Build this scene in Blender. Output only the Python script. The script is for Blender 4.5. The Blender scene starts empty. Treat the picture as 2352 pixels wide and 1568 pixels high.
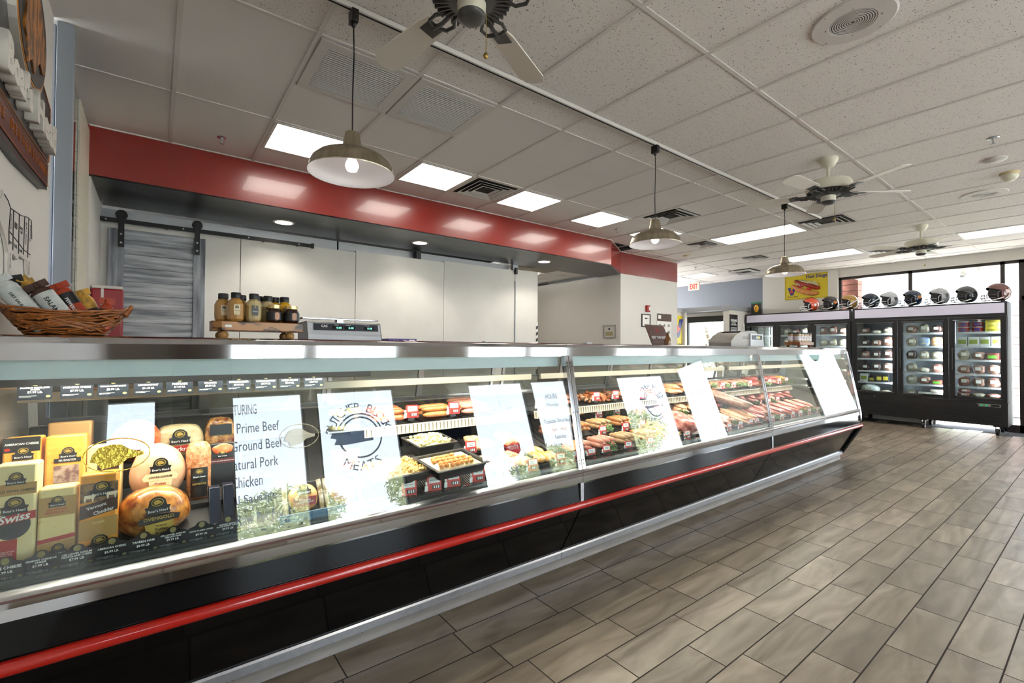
import bpy, math, random
from mathutils import Vector, Matrix
random.seed(7)
sc = bpy.context.scene
C = sc.collection
pi = math.pi
# ---------------------------------------------------------------- camera, sky, exposure
YAW, PITCH, ROLL, F = .9155, .0147, .0064, 1068.6
CP = Vector((-.0315, -.0355, 1.3435))
fw = Vector((math.cos(YAW)*math.cos(PITCH), math.sin(YAW)*math.cos(PITCH), math.sin(PITCH)))
r0 = Vector((math.sin(YAW), -math.cos(YAW), 0)); u0 = r0.cross(fw)
RI = r0*math.cos(ROLL)+u0*math.sin(ROLL); UP = -r0*math.sin(ROLL)+u0*math.cos(ROLL)
cam = bpy.data.objects.new('camera', bpy.data.cameras.new('camera')); C.objects.link(cam)
cam.data.sensor_width = 36; cam.data.lens = F/2352*36; cam.data.clip_start = .05; cam.data.clip_end = 300
m = Matrix((RI, UP, -fw)).transposed().to_4x4(); m.translation = CP; cam.matrix_world = m
sc.camera = cam
w = bpy.data.worlds.new('sky'); sc.world = w; w.use_nodes = True; nt = w.node_tree; nt.nodes.clear()
bg = nt.nodes.new('ShaderNodeBackground'); ow = nt.nodes.new('ShaderNodeOutputWorld')
tc = nt.nodes.new('ShaderNodeTexCoord'); sx = nt.nodes.new('ShaderNodeSeparateXYZ'); rp = nt.nodes.new('ShaderNodeValToRGB')
nt.links.new(tc.outputs['Generated'], sx.inputs[0]); nt.links.new(sx.outputs[2], rp.inputs[0]); nt.links.new(rp.outputs[0], bg.inputs[0])
rp.color_ramp.elements[0].color = (.92, .95, 1, 1); rp.color_ramp.elements[0].position = .05
rp.color_ramp.elements[1].color = (.50, .68, 1, 1); rp.color_ramp.elements[1].position = .75
bg.inputs[1].default_value = 7.0
nt.links.new(bg.outputs[0], ow.inputs[0])
sun = bpy.data.objects.new('sun', bpy.data.lights.new('sun', 'SUN')); C.objects.link(sun)
sun.data.energy = 30; sun.data.angle = .01; sun.data.color = (1, .95, .86)
sun.rotation_euler = (Vector((-.35, -.6, -1.0))).to_track_quat('-Z', 'Y').to_euler()
vs = sc.view_settings; vs.view_transform = 'Standard'; vs.look = 'None'; vs.gamma = 1; vs.use_curve_mapping = False
vs.exposure = 1.0
cy = sc.cycles; cy.use_denoising = True; cy.transparent_max_bounces = 16; cy.max_bounces = 8; cy.diffuse_bounces = 5; cy.glossy_bounces = 4
cy.caustics_reflective = False; cy.caustics_refractive = False; cy.sample_clamp_indirect = 6

def _ray(x, y): return RI*((x-1176)/F)-UP*((y-784)/F)+fw
def hx(x, y, X): d = _ray(x, y); return CP+d*((X-CP.x)/d.x)
def hy(x, y, Y): d = _ray(x, y); return CP+d*((Y-CP.y)/d.y)
def hz(x, y, Z): d = _ray(x, y); return CP+d*((Z-CP.z)/d.z)

# ---------------------------------------------------------------- materials
def lin(h):
    if isinstance(h, str):
        h = h.lstrip('#'); h = [int(h[i:i+2], 16)/255 for i in (0, 2, 4)]
    return tuple((c/12.92 if c <= .04045 else ((c+.055)/1.055)**2.4) for c in h)+(1,)
MC = {}
def mt(name, col='#808080', r=.5, me=0, em=0, n=None, b=None, coat=0, col2=None, st=(1, 1, 1), tr=0, sp=.5, ecol=None, det=3):
    """n=(scale, low, high): noise mix col->col2 ; b=(scale,strength): bump ; st: stretch of the noise"""
    if name in MC: return MC[name]
    M = bpy.data.materials.new(name); M.use_nodes = True; t = M.node_tree; p = t.nodes['Principled BSDF']; L = t.links.new
    p.inputs['Base Color'].default_value = lin(col); p.inputs['Roughness'].default_value = r; p.inputs['Metallic'].default_value = me
    p.inputs['Coat Weight'].default_value = coat; p.inputs['Coat Roughness'].default_value = .05
    p.inputs['Specular IOR Level'].default_value = sp
    if em:
        p.inputs['Emission Color'].default_value = lin(ecol or col); p.inputs['Emission Strength'].default_value = em
    if n or b:
        tc = t.nodes.new('ShaderNodeTexCoord'); mp = t.nodes.new('ShaderNodeMapping'); L(tc.outputs['Object'], mp.inputs[0])
        mp.inputs['Scale'].default_value = st
    if n:
        no = t.nodes.new('ShaderNodeTexNoise'); no.inputs['Scale'].default_value = n[0]; no.inputs['Detail'].default_value = det
        L(mp.outputs[0], no.inputs[0]); cr = t.nodes.new('ShaderNodeValToRGB'); L(no.outputs[0], cr.inputs[0])
        cr.color_ramp.elements[0].position = n[1]; cr.color_ramp.elements[1].position = n[2]
        cr.color_ramp.elements[0].color = lin(col); cr.color_ramp.elements[1].color = lin(col2 or col); L(cr.outputs[0], p.inputs['Base Color'])
    if b:
        nb = t.nodes.new('ShaderNodeTexNoise'); nb.inputs['Scale'].default_value = b[0]; nb.inputs['Detail'].default_value = 4
        L(mp.outputs[0], nb.inputs[0]); bp = t.nodes.new('ShaderNodeBump'); bp.inputs['Strength'].default_value = b[1]; bp.inputs['Distance'].default_value = .01
        L(nb.outputs[0], bp.inputs['Height']); L(bp.outputs[0], p.inputs['Normal'])
    if tr: p.inputs['Transmission Weight'].default_value = tr
    MC[name] = M; return M
def clear(name, tint='#ffffff', k=1.8, ior=1.5, rough=0.0, tr=None):
    """thin clear sheet: fresnel mix of transparent and mirror reflection"""
    if name in MC: return MC[name]
    M = bpy.data.materials.new(name); M.use_nodes = True; t = M.node_tree; t.nodes.clear(); L = t.links.new
    o = t.nodes.new('ShaderNodeOutputMaterial'); mx = t.nodes.new('ShaderNodeMixShader'); T = t.nodes.new('ShaderNodeBsdfTransparent')
    G = t.nodes.new('ShaderNodeBsdfGlossy'); G.inputs['Roughness'].default_value = rough; G.inputs[0].default_value = (1, 1, 1, 1)
    lw = t.nodes.new('ShaderNodeLayerWeight'); lw.inputs[0].default_value = .5
    pw = t.nodes.new('ShaderNodeMath'); pw.operation = 'POWER'; pw.inputs[1].default_value = 4.2; L(lw.outputs['Facing'], pw.inputs[0])
    ma = t.nodes.new('ShaderNodeMath'); ma.operation = 'MULTIPLY_ADD'; ma.inputs[1].default_value = .9*k; ma.inputs[2].default_value = .04*k; ma.use_clamp = True; L(pw.outputs[0], ma.inputs[0])
    T.inputs[0].default_value = lin(tint); L(ma.outputs[0], mx.inputs[0]); L(T.outputs[0], mx.inputs[1]); L(G.outputs[0], mx.inputs[2])
    L(mx.outputs[0], o.inputs[0]); MC[name] = M; return M
def film(name, col, op=.5, r=.15):
    """translucent plastic film"""
    if name in MC: return MC[name]
    M = bpy.data.materials.new(name); M.use_nodes = True; t = M.node_tree; p = t.nodes['Principled BSDF']
    p.inputs['Base Color'].default_value = lin(col); p.inputs['Roughness'].default_value = r; p.inputs['Alpha'].default_value = op
    MC[name] = M; return M

# ---------------------------------------------------------------- mesh builder
class B:
    def __init__(s): s.v = []; s.f = []; s.mi = []; s.m = 0; s.M = Matrix()
    def add(s, vs, fs):
        n = len(s.v); s.v += [tuple(s.M @ Vector(v)) for v in vs]; s.f += [tuple(i+n for i in f) for f in fs]; s.mi += [s.m]*len(fs); return s
    def box(s, x0, x1, y0, y1, z0, z1):
        vs = [(x, y, z) for z in (z0, z1) for y in (y0, y1) for x in (x0, x1)]
        return s.add(vs, [(0, 2, 3, 1), (4, 5, 7, 6), (0, 1, 5, 4), (2, 6, 7, 3), (0, 4, 6, 2), (1, 3, 7, 5)])
    def prism(s, poly, a, b, ax='x'):
        """polygon in the two other axes, extruded from a to b along ax"""
        g = {'x': lambda p, t: (t, p[0], p[1]), 'y': lambda p, t: (p[0], t, p[1]), 'z': lambda p, t: (p[0], p[1], t)}[ax]
        n = len(poly); vs = [g(p, a) for p in poly]+[g(p, b) for p in poly]
        return s.add(vs, [tuple(range(n)), tuple(range(2*n-1, n-1, -1))]+[(i, (i+1) % n+0, (i+1) % n+n, i+n) for i in range(n)])
    def sheet(s, pts, a, b, ax='x', t=.004):
        """open profile given a thickness t, extruded along ax"""
        n = len(pts); out = []
        for i in range(n):
            p = Vector(pts[max(i-1, 0)]); q = Vector(pts[min(i+1, n-1)]); d = (q-p); d = d.normalized() if d.length else Vector((1, 0))
            out.append((pts[i][0]-d.y*t, pts[i][1]+d.x*t))
        return s.prism(list(pts)+out[::-1], a, b, ax)
    def cyl(s, p0, p1, r, r1=None, n=16, cap=True):
        p0 = Vector(p0); p1 = Vector(p1); r1 = r if r1 is None else r1; d = (p1-p0).normalized()
        a = d.orthogonal().normalized(); c = d.cross(a)
        vs = [p0+(a*math.cos(t)+c*math.sin(t))*r for t in [2*pi*i/n for i in range(n)]]+[p1+(a*math.cos(t)+c*math.sin(t))*r1 for t in [2*pi*i/n for i in range(n)]]
        fs = [(i, (i+1) % n, (i+1) % n+n, i+n) for i in range(n)]
        if cap: fs += [tuple(range(n-1, -1, -1)), tuple(range(n, 2*n))]
        return s.add(vs, fs)
    def tube(s, path, r, n=8, closed=False):
        P = [Vector(p) for p in path]; k = len(P); vs = []; a = None
        rr = r if isinstance(r, (list, tuple)) else [r]*k
        for i in range(k):
            if closed: d = P[(i+1) % k]-P[i-1]
            else: d = P[min(i+1, k-1)]-P[max(i-1, 0)]
            d.normalize()
            a = d.orthogonal().normalized() if a is None else (a-d*a.dot(d)).normalized()
            c = d.cross(a); vs += [P[i]+(a*math.cos(t)+c*math.sin(t))*rr[i] for t in [2*pi*j/n for j in range(n)]]
        fs = [(i*n+j, i*n+(j+1) % n, ((i+1) % k)*n+(j+1) % n, ((i+1) % k)*n+j) for i in range(k if closed else k-1) for j in range(n)]
        if not closed: fs += [tuple(range(n-1, -1, -1)), tuple(range((k-1)*n, k*n))]
        return s.add(vs, fs)
    def lathe(s, prof, c=(0, 0, 0), n=32, cap=(True, True), sq=(1, 1)):
        vs = [(c[0]+r*math.cos(2*pi*j/n)*sq[0], c[1]+r*math.sin(2*pi*j/n)*sq[1], c[2]+z) for r, z in prof for j in range(n)]; k = len(prof)
        fs = [(i*n+j, i*n+(j+1) % n, (i+1)*n+(j+1) % n, (i+1)*n+j) for i in range(k-1) for j in range(n)]
        if cap[0]: fs.append(tuple(range(n-1, -1, -1)))
        if cap[1]: fs.append(tuple(range((k-1)*n, k*n)))
        return s.add(vs, fs)
    def ell(s, c, r, nu=16, nv=10, j=0, p=1.0, seed=0):
        """ellipsoid; j roughness; p<1 squarer"""
        rd = random.Random(seed); vs = []; fs = []
        ph = [rd.uniform(0, 6) for _ in range(6)]
        sg = lambda x: math.copysign(abs(x)**p, x)
        for i in range(nv+1):
            th = pi*i/nv
            for k in range(nu):
                f = 2*pi*k/nu; x, y, z = sg(math.sin(th))*sg(math.cos(f)), sg(math.sin(th))*sg(math.sin(f)), sg(math.cos(th))
                d = 1+j*(math.sin(3*x+ph[0]+2*y)+math.sin(4*y+ph[1]+z*2)+math.sin(5*z+ph[2]+3*x)+.5*math.sin(9*x+ph[3]+7*y))
                vs.append((c[0]+x*r[0]*d, c[1]+y*r[1]*d, c[2]+z*r[2]*d))
        for i in range(nv):
            for k in range(nu): fs.append((i*nu+k, (i+1)*nu+k, (i+1)*nu+(k+1) % nu, i*nu+(k+1) % nu))
        return s.add(vs, fs)
    def obj(s, name, mats, parent=None, smooth=35, bev=0, seg=2):
        me = bpy.data.meshes.new(name); me.from_pydata(s.v, [], s.f)
        for mm in (mats if isinstance(mats, (list, tuple)) else [mats]): me.materials.append(mm)
        if len(me.materials) > 1: me.polygons.foreach_set('material_index', s.mi)
        if smooth:
            me.polygons.foreach_set('use_smooth', [True]*len(me.polygons)); me.set_sharp_from_angle(angle=math.radians(smooth))
        me.update(); o = bpy.data.objects.new(name, me); C.objects.link(o); o.parent = parent
        if bev:
            b = o.modifiers.new('bevel', 'BEVEL'); b.width = bev; b.segments = seg; b.limit_method = 'ANGLE'
        return o
def bx(x0, x1, y0, y1, z0, z1): return B().box(x0, x1, y0, y1, z0, z1)
def tag(o, label, cat, group=None, kind=None):
    o['label'] = label; o['category'] = cat
    if group: o['group'] = group
    if kind: o['kind'] = kind
    return o
def thing(name, label, cat, loc=(0, 0, 0), rz=0, group=None, rot=None):
    o = bpy.data.objects.new(name, None); C.objects.link(o); o.location = loc; o.rotation_euler = rot or (0, 0, rz); o.empty_display_size = .05
    return tag(o, label, cat, group)
def struct(name, b, m_, label=None, **k):
    o = b.obj(name, m_, **k); o['kind'] = 'structure'
    if label: o['label'] = label
    return o
def copy_tree(o, parent=None):
    c = o.copy(); C.objects.link(c); c.parent = parent
    for ch in KIDS.get(o.name, None) or [x for x in o.children]: copy_tree(ch, c)
    return c
KIDS = {}
def dup(root, loc, rot=None, label=None, group=None, scale=None):
    c = copy_tree(root); c.location = loc
    if rot is not None: c.rotation_euler = rot if isinstance(rot, (tuple, list)) else (0, 0, rot)
    if label: c['label'] = label
    if group: c['group'] = group
    if scale: c.scale = scale if isinstance(scale, (tuple, list)) else (scale,)*3
    return c
# ---------------------------------------------------------------- lettering
TX = {}
def text_mesh(s_, depth=.06, bold=0, shear=0):
    k = (s_, depth, bold, shear)
    if k in TX: return TX[k]
    cu = bpy.data.curves.new('t', 'FONT'); cu.body = s_; cu.size = 1; cu.extrude = depth/2; cu.offset = bold; cu.align_x = 'CENTER'; cu.align_y = 'CENTER'
    cu.resolution_u = 2; cu.shear = shear; cu.space_line = .95
    o = bpy.data.objects.new('t', cu); me = bpy.data.meshes.new_from_object(o); bpy.data.objects.remove(o)
    xs = [v.co.x for v in me.vertices] or [0, 1]; ys = [v.co.y for v in me.vertices] or [0, 1]
    me['w'] = max(xs)-min(xs); me['h'] = max(ys)-min(ys); me['cx'] = (max(xs)+min(xs))/2; me['cy'] = (max(ys)+min(ys))/2
    TX[k] = me; return me
def text(s_, mat, M, w=None, h=None, parent=None, name='lettering', bold=0, depth=.06, mirror=False, shear=0):
    """M: local frame (x right, y up, z outward) centred on the text; w,h: size in metres"""
    me = text_mesh(s_, depth, bold, shear).copy(); me.materials.clear(); me.materials.append(mat)
    sx_ = w/me['w'] if w else h/me['h']; sy_ = h/me['h'] if h else w/me['w']
    cx, cy_ = me['cx'], me['cy']
    if mirror: T = Matrix.Diagonal((-sx_, sy_, min(sx_, sy_), 1))
    else: T = Matrix.Diagonal((sx_, sy_, min(sx_, sy_), 1))
    me.transform(M @ T @ Matrix.Translation((-cx, -cy_, 0)))
    if mirror: me.flip_normals()
    o = bpy.data.objects.new(name, me); C.objects.link(o); o.parent = parent; return o
def frame(o, x, z):
    """matrix with origin o, x axis, outward normal z"""
    x = Vector(x).normalized(); z = Vector(z).normalized(); y = z.cross(x)
    M = Matrix((x, y, z)).transposed().to_4x4(); M.translation = o; return M
FR = lambda x, y, z: frame((x, y, z), (1, 0, 0), (0, -1, 0))      # faces the shopper side (-Y)
FL = lambda x, y, z: frame((x, y, z), (0, -1, 0), (-1, 0, 0))     # faces -X
def disc(b, M, rx, ry, t=.002, n=28, off=0):
    b.M = M; b.prism([(rx*math.cos(2*pi*i/n), ry*math.sin(2*pi*i/n)) for i in range(n)], off, off+t, 'z'); b.M = Matrix()
# shared materials
WHITE = mt('white_paint', '#d8d5d0', .6, b=(60, .05)); STEEL = mt('mirror_steel', '#c9cbd0', .06, 1); BRUSH = mt('brushed_steel', '#b9bbc0', .28, 1, n=(40, .3, .7), col2='#c9cacc', st=(1, 30, 1))
BLACK = mt('black_panel', '#070708', .08, sp=.3); BLACKP = mt('black_plastic', '#121315', .4); DARK = mt('dark_gap', '#050505', .9)
RED = mt('red_vinyl', '#a8160c', .18, coat=.5); REDTAG = mt('red_tag', '#c81e14', .35); CARD = mt('white_card', '#eceae6', .5); INK = mt('black_ink', '#101010', .5)
WINK = mt('white_ink', '#e6e6e2', .5); GOLD = mt('gold_ink', '#b79a4a', .35, .4); ALU = mt('aluminium', '#b0b1b4', .3, .9)
GLASS = clear('window_glass', '#fbfdfc', 1.0); CASEGLASS = clear('case_glass', '#f8fcfb', 1.15)
# ================================================================ ROOM
XR, YW, YN = 11.32, -3.4, 7.3      # far wall, storefront behind the camera, rear
CZ = 3.05
# ---- floor: 18 x 51 cm wood-look tiles
fm = bpy.data.materials.new('floor_tile'); fm.use_nodes = True; t = fm.node_tree; P_ = t.nodes['Principled BSDF']; L = t.links.new
N = t.nodes.new
at_ = N('ShaderNodeAttribute'); at_.attribute_name = 'tile'; tc = N('ShaderNodeTexCoord'); ad = N('ShaderNodeVectorMath'); ad.operation = 'ADD'
sc_ = N('ShaderNodeVectorMath'); sc_.operation = 'SCALE'; sc_.inputs['Scale'].default_value = 40
L(at_.outputs['Color'], sc_.inputs[0]); L(tc.outputs['Object'], ad.inputs[0]); L(sc_.outputs[0], ad.inputs[1])
mp = N('ShaderNodeMapping'); mp.inputs['Scale'].default_value = (1.1, 5, 1); L(ad.outputs[0], mp.inputs[0])
n1 = N('ShaderNodeTexNoise'); n1.inputs['Scale'].default_value = 1.6; n1.inputs['Detail'].default_value = 8; n1.inputs['Distortion'].default_value = 1.2; L(mp.outputs[0], n1.inputs[0])
cr = N('ShaderNodeValToRGB'); cr.color_ramp.elements[0].position = .3; cr.color_ramp.elements[1].position = .72
cr.color_ramp.elements[0].color = lin('#6f6353'); cr.color_ramp.elements[1].color = lin('#a09280'); L(n1.outputs[0], cr.inputs[0])
sp_ = N('ShaderNodeSeparateColor'); L(at_.outputs['Color'], sp_.inputs[0])
mr = N('ShaderNodeMapRange'); mr.inputs['To Min'].default_value = .78; mr.inputs['To Max'].default_value = 1.12; L(sp_.outputs[2], mr.inputs[0])
hs = N('ShaderNodeHueSaturation'); L(cr.outputs[0], hs.inputs['Color']); L(mr.outputs[0], hs.inputs['Value']); L(hs.outputs[0], P_.inputs['Base Color'])
P_.inputs['Roughness'].default_value = .34; bp = N('ShaderNodeBump'); bp.inputs['Strength'].default_value = .18; bp.inputs['Distance'].default_value = .004
wv = N('ShaderNodeTexWave'); wv.bands_direction = 'Y'; wv.inputs['Scale'].default_value = .8; wv.inputs['Distortion'].default_value = 9; wv.inputs['Detail'].default_value = 3; wv.inputs['Detail Scale'].default_value = 1.3
L(mp.outputs[0], wv.inputs[0]); L(wv.outputs[0], bp.inputs['Height']); L(bp.outputs[0], P_.inputs['Normal'])
GROUT = mt('grout', '#3a322a', .9)
b = B(); cols = []; y = .985-.18*25; row = 0; g = .003
offs = {24: .14, 25: .0, 23: .407, 26: .164, 27: .385, 22: .732}
while y < 7.2:
    o_ = 2.425-.515*14+offs.get(row, random.random()*.515)
    for k in range(30):
        x0 = max(o_+.515*k, -.55); x1 = min(o_+.515*(k+1), XR+.05)
        if x1-x0 < .02: continue
        n = len(b.v); b.add([(x0+g, y+g, 0), (x1-g, y+g, 0), (x1-g, y+.18-g, 0), (x0+g, y+.18-g, 0)], [(0, 1, 2, 3)]); cols.append((random.random(), random.random(), random.random(), 1))
    y += .18; row += 1
nf = len(b.f); b.m = 1; b.box(-1.3, XR+.3, YW-.1, 9, -.1, -.0015); cols += [(0, 0, 0, 1)]*(len(b.f)-nf)
fl = struct('floor', b, [fm, GROUT], smooth=0)
ca = fl.data.color_attributes.new('tile', 'FLOAT_COLOR', 'CORNER')
for pl in fl.data.polygons:
    for li in pl.loop_indices: ca.data[li].color = cols[pl.index]
# ---- ceiling
def pit_mat():
    M = mt('pitted_tile', '#e3deda', .9); t = M.node_tree; p = t.nodes['Principled BSDF']; L = t.links.new
    tc = t.nodes.new('ShaderNodeTexCoord'); vo = t.nodes.new('ShaderNodeTexVoronoi'); vo.inputs['Scale'].default_value = 95; L(tc.outputs['Object'], vo.inputs[0])
    no = t.nodes.new('ShaderNodeTexNoise'); no.inputs['Scale'].default_value = 45; L(tc.outputs['Object'], no.inputs[0])
    a = t.nodes.new('ShaderNodeMath'); a.operation = 'LESS_THAN'; L(vo.outputs['Distance'], a.inputs[0]); L(no.outputs[0], t.nodes.new('ShaderNodeMath').inputs[0])
    m2 = [x for x in t.nodes if x.type == 'MATH'][-1]; m2.operation = 'MULTIPLY_ADD'; m2.inputs[1].default_value = .75; m2.inputs[2].default_value = -.215; L(m2.outputs[0], a.inputs[1])
    mx = t.nodes.new('ShaderNodeMix'); mx.data_type = 'RGBA'; L(a.outputs[0], mx.inputs[0]); mx.inputs[6].default_value = lin('#e3deda'); mx.inputs[7].default_value = lin('#6a5f56'); L(mx.outputs[2], p.inputs['Base Color'])
    return M
PIT = pit_mat(); SMO = mt('vinyl_tile', '#dfdcd9', .75, n=(.9, .35, .65), col2='#d8d5d2'); TEE = mt('tee_bar', '#d2cdc9', .55)
gx = [.655+.606*k for k in range(-4, 19)]; gy = [2.60+1.21*k for k in range(-5, 4)]
b = B(); b.m = 1
b.box(-.6, XR+.1, YW-.1, 2.60, CZ, CZ+.05); b.m = 0; b.box(-1.3, 6.4, 2.60, 4.85, CZ, CZ+.05); b.m = 1; b.box(6.4, XR+.1, 2.60, YN+1.8, CZ, CZ+.05)
struct('ceiling', b, [SMO, PIT], smooth=0)
b = B(); tw = .012
def teeX(y, x0, x1): b.box(x0, x1, y-tw, y+tw, CZ-.006, CZ); 
def teeY(x, y0, y1): b.box(x-tw, x+tw, y0, y1, CZ-.007, CZ)
for y in gy[:7]: teeX(y, -.47, XR)
teeX(3.205, .655, 1.867); teeX(3.205, 4.9, 5.5); teeX(5.02, 6.6, XR); teeX(6.23, 8.2, XR)
for x in (.655, 2.473, 4.291, 5.503, 6.715, 6.715-.606*2): pass
for x in gx:
    if x > XR: continue
    teeY(x, YW, 4.78 if x < 5.6 else (5.24 if x < 8.14 else YN+1.2))
for q in ((.655, 1), (1.867, 2), (3.079, 4), (4.291, 6), (5.503, 8)): teeX(4.405, q[0], q[0]+.606)
struct('trim_1', b, TEE, label='white tee-bar grid of the suspended ceiling', smooth=0)
# ---- walls
WL = mt('wall_white', '#d6d2cc', .7, b=(90, .06)); WG = mt('wall_grey', '#70757f', .7, b=(90, .06)); POST = mt('post_blue_grey', '#8d939c', .5)
struct('wall_left', bx(-.60, -.47, YW, 3.32, 0, CZ), WL)
# stainless lined end of the service recess and its hinged edge
struct('wall_left_recess', bx(-.56, -.46, 3.39, 6.0, 0, CZ-.02), mt('polished_liner', '#b9bbbd', .07, 1))
struct('wall_recess_end', bx(-.458, -.44, 4.80, 5.70, 0, 2.66), WHITE)
p_ = B(); p_.box(-.46, -.392, 3.335, 3.385, 0, CZ-.004); p_.box(-.50, -.463, 3.345, 3.385, 0, CZ-.02)
struct('trim_2', p_, POST, label='blue-grey painted steel post at the end of the left wall', bev=.004)
b = B()
for k in range(22):
    z0 = 1.42+k*.072; b.box(-.459, -.449, 4.21, 4.40, z0, z0+.070)
b.box(-.458, -.45, 4.27, 4.78, 1.40, 3.0)
struct('trim_3', b, mt('hinge_plastic', '#d9d4c4', .35), label='segmented off-white hinge strip on the recess wall')
# red bulkhead with dark stained soffit
FASC = mt('red_fascia', '#861c12', .27, b=(70, .06), sp=.9, coat=.4); SOFF = mt('stained_soffit', '#0d0f10', .28, n=(1.6, .38, .78), col2='#3a3a34', st=(1, 3.2, 1), b=(20, .1), det=6)
pl = [(-1.2, 4.78), (5.62, 4.78), (6.42, 5.25), (8.14, 5.25), (8.14, 5.40), (6.36, 5.40), (5.56, 4.93), (-1.2, 4.93)]
b = B().prism(pl, 2.665, CZ-.002, 'z'); struct('wall_bulkhead', b, FASC, smooth=0)
b = B().prism([(-1.2, 4.79), (5.61, 4.79), (6.41, 5.26), (6.41, 5.72), (-1.2, 5.72)], 2.655, 2.70, 'z'); struct('ceiling_soffit', b, SOFF, smooth=0)
struct('trim_4', B().tube([(-.45, 4.776, 3.046), (5.62, 4.776, 3.046), (6.42, 5.246, 3.046), (8.14, 5.246, 3.046)], .006), TEE, label='white edge trim along the top of the red bulkhead')
# walls at the end of the bulkhead
CRM = mt('wall_cream', '#cfc7b6', .7, b=(90, .05))
b = B().prism([(6.42, 5.25), (8.14, 5.25), (8.14, 9.0), (8.0, 9.0), (8.0, 5.39), (6.56, 5.39), (6.56, 9.0), (6.42, 9.0)], 0, 2.665, 'z'); b.box(8.0, 8.14, 5.4, 9, 2.6, CZ)
struct('wall_corner', b, [WHITE], smooth=0)
# cooler panels and header
PAN = mt('cooler_panel', '#dedbd5', .35, b=(140, .12), n=(2.2, .35, .65), col2='#d6d3cd'); b = B()
xs = [-.45, .69, 1.93, 3.17, 4.44, 4.90]
for i in range(5): b.box(xs[i]+.003, xs[i+1]-.003, 5.70, 5.80, 0, 2.50+.02*i)
b.m = 1; b.box(-.45, 4.88, 5.72, 5.82, 0, 2.49); b.m = 0; b.box(4.80, 4.90, 5.80, 8.0, 0, 2.57)
struct('wall_back', b, [PAN, DARK], smooth=0)
b = B(); b.box(-.45, 1.75, 5.86, 5.90, 2.45, 2.66); b.box(1.76, 4.42, 5.86, 5.90, 2.45, 2.66); b.m = 1; b.box(1.75, 1.765, 5.85, 5.88, 2.45, 2.66)
struct('wall_header', b, [mt('header_metal', '#b9bbc0', .4, .3), DARK], smooth=0)
b = bx(2.765, 2.835, 5.74, 5.84, 2.50, 2.655)
tag(b.obj('duct_box', BLACKP, bev=.003), 'small black duct box between the cooler panels and the dark soffit', 'duct')
b = B(); b.box(4.42, 4.52, 5.74, 5.80, 2.56, 2.66); b.m = 1
for z in (2.59, 2.63): b.cyl((4.49, 5.735, z), (4.49, 5.745, z), .006, n=8)
o = b.obj('hanger_bracket', [ALU, INK]); tag(o, 'grey metal bracket on top of the cooler panels near the back room opening', 'bracket')
# back room behind the counter
struct('ceiling_back_room', bx(4.4, 6.42, 5.72, 9.0, 2.72, 2.77), SMO, smooth=0)
struct('wall_rear', bx(-1.3, 8.1, 8.9, 9.0, 0, CZ), CRM)
b = B()
for y in (6.3, 6.9, 7.5): b.box(4.4, 6.42, y-.01, y+.01, 2.712, 2.72)
for x in (5.0, 5.6, 6.2): b.box(x-.01, x+.01, 5.72, 8.9, 2.711, 2.72)
struct('trim_5', b, TEE, label='tee-bar grid of the back room ceiling', smooth=0)
# ---- far wall with the high window
WF = mt('wall_far', '#c9c5bd', .7, b=(90, .06)); b = B(); T = .16
def rw(y0, y1, z0, z1, m_=0): b.m = m_; b.box(XR, XR+T, y0, y1, z0, z1)
rw(3.52, 5.05, 0, CZ); rw(-.22, 3.52, 2.87, CZ); rw(.47, .885, 0, 2.87); rw(2.0, 3.52, 0, .5); rw(-2.35, -.22, 0, CZ); rw(-3.25, -2.35, 2.80, CZ); rw(-3.25, -2.35, 0, .35); rw(YW, -3.25, 0, CZ)
rw(5.05, 5.16, 0, CZ, 1); rw(5.16, 6.9, 2.30, CZ, 1); rw(6.9, YN+1.7, 0, CZ, 1)
b.m = 0; b.box(XR-.03, XR, 3.52, 3.70, 0, CZ-.002)
struct('wall_far', b, [WF, WG], smooth=0)
FRM = mt('bronze_frame', '#2a2422', .4, .3)
b = B(); 
for y, w_ in ((3.50, .05), (2.354, .06), (1.14, .055), (.92, .07), (-.19, .06), (-2.38, .06), (-3.22, .06)): b.box(XR+.03, XR+.10, y-w_/2, y+w_/2, .0, 2.87)
b.box(XR+.03, XR+.10, -.22, 3.52, 2.82, 2.87); b.box(XR+.03, XR+.10, -.22, 1.14, 0, .12); b.box(XR+.03, XR+.10, .885, .92, 2.2, 2.27); b.box(XR+.03, XR+.10, -3.25, -2.35, 2.75, 2.80); b.box(XR+.03, XR+.10, -3.25, -2.35, .35, .42)
w_ = struct('window_1', b, FRM); w_['label'] = 'far storefront window frame above the coolers'
struct('window_1_pane', bx(XR+.06, XR+.068, -3.25, 3.5, .1, 2.84), GLASS, smooth=0).parent = w_
# low partition boxing in the side exit
PW = mt('partition_white', '#cfcbc5', .7); CAPM = mt('cap_grey', '#8d9096', .6); b = B(); XD, YC = 9.95, 5.14
b.box(XD, XD+.1, YC, YC+.14, 0, 2.22); b.box(XD+.1, XR, YC, YC+.12, 0, 2.22); b.box(XD, XD+.1, 6.22, 7.2, 0, 2.22); b.box(8.14, XD, 6.28, 6.38, 0, 2.22); b.box(XD+.1, XR, 6.50, 6.62, 0, 2.22); b.box(10.40, 10.46, 5.26, 6.50, 2.14, 2.22)
struct('wall_vestibule', b, PW)
b = B(); b.box(XD-.04, XR, YC-.04, YC+.16, 2.22, 2.32); b.box(XD-.04, XD+.14, YC+.16, 6.42, 2.22, 2.32); b.box(XD+.14, XR, 5.30, 6.62, 2.222, 2.26); b.box(8.14, XD-.04, 6.24, 6.42, 2.22, 2.32)
struct('trim_6', b, CAPM, label='grey cap along the top of the vestibule partition', bev=.003)
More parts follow.
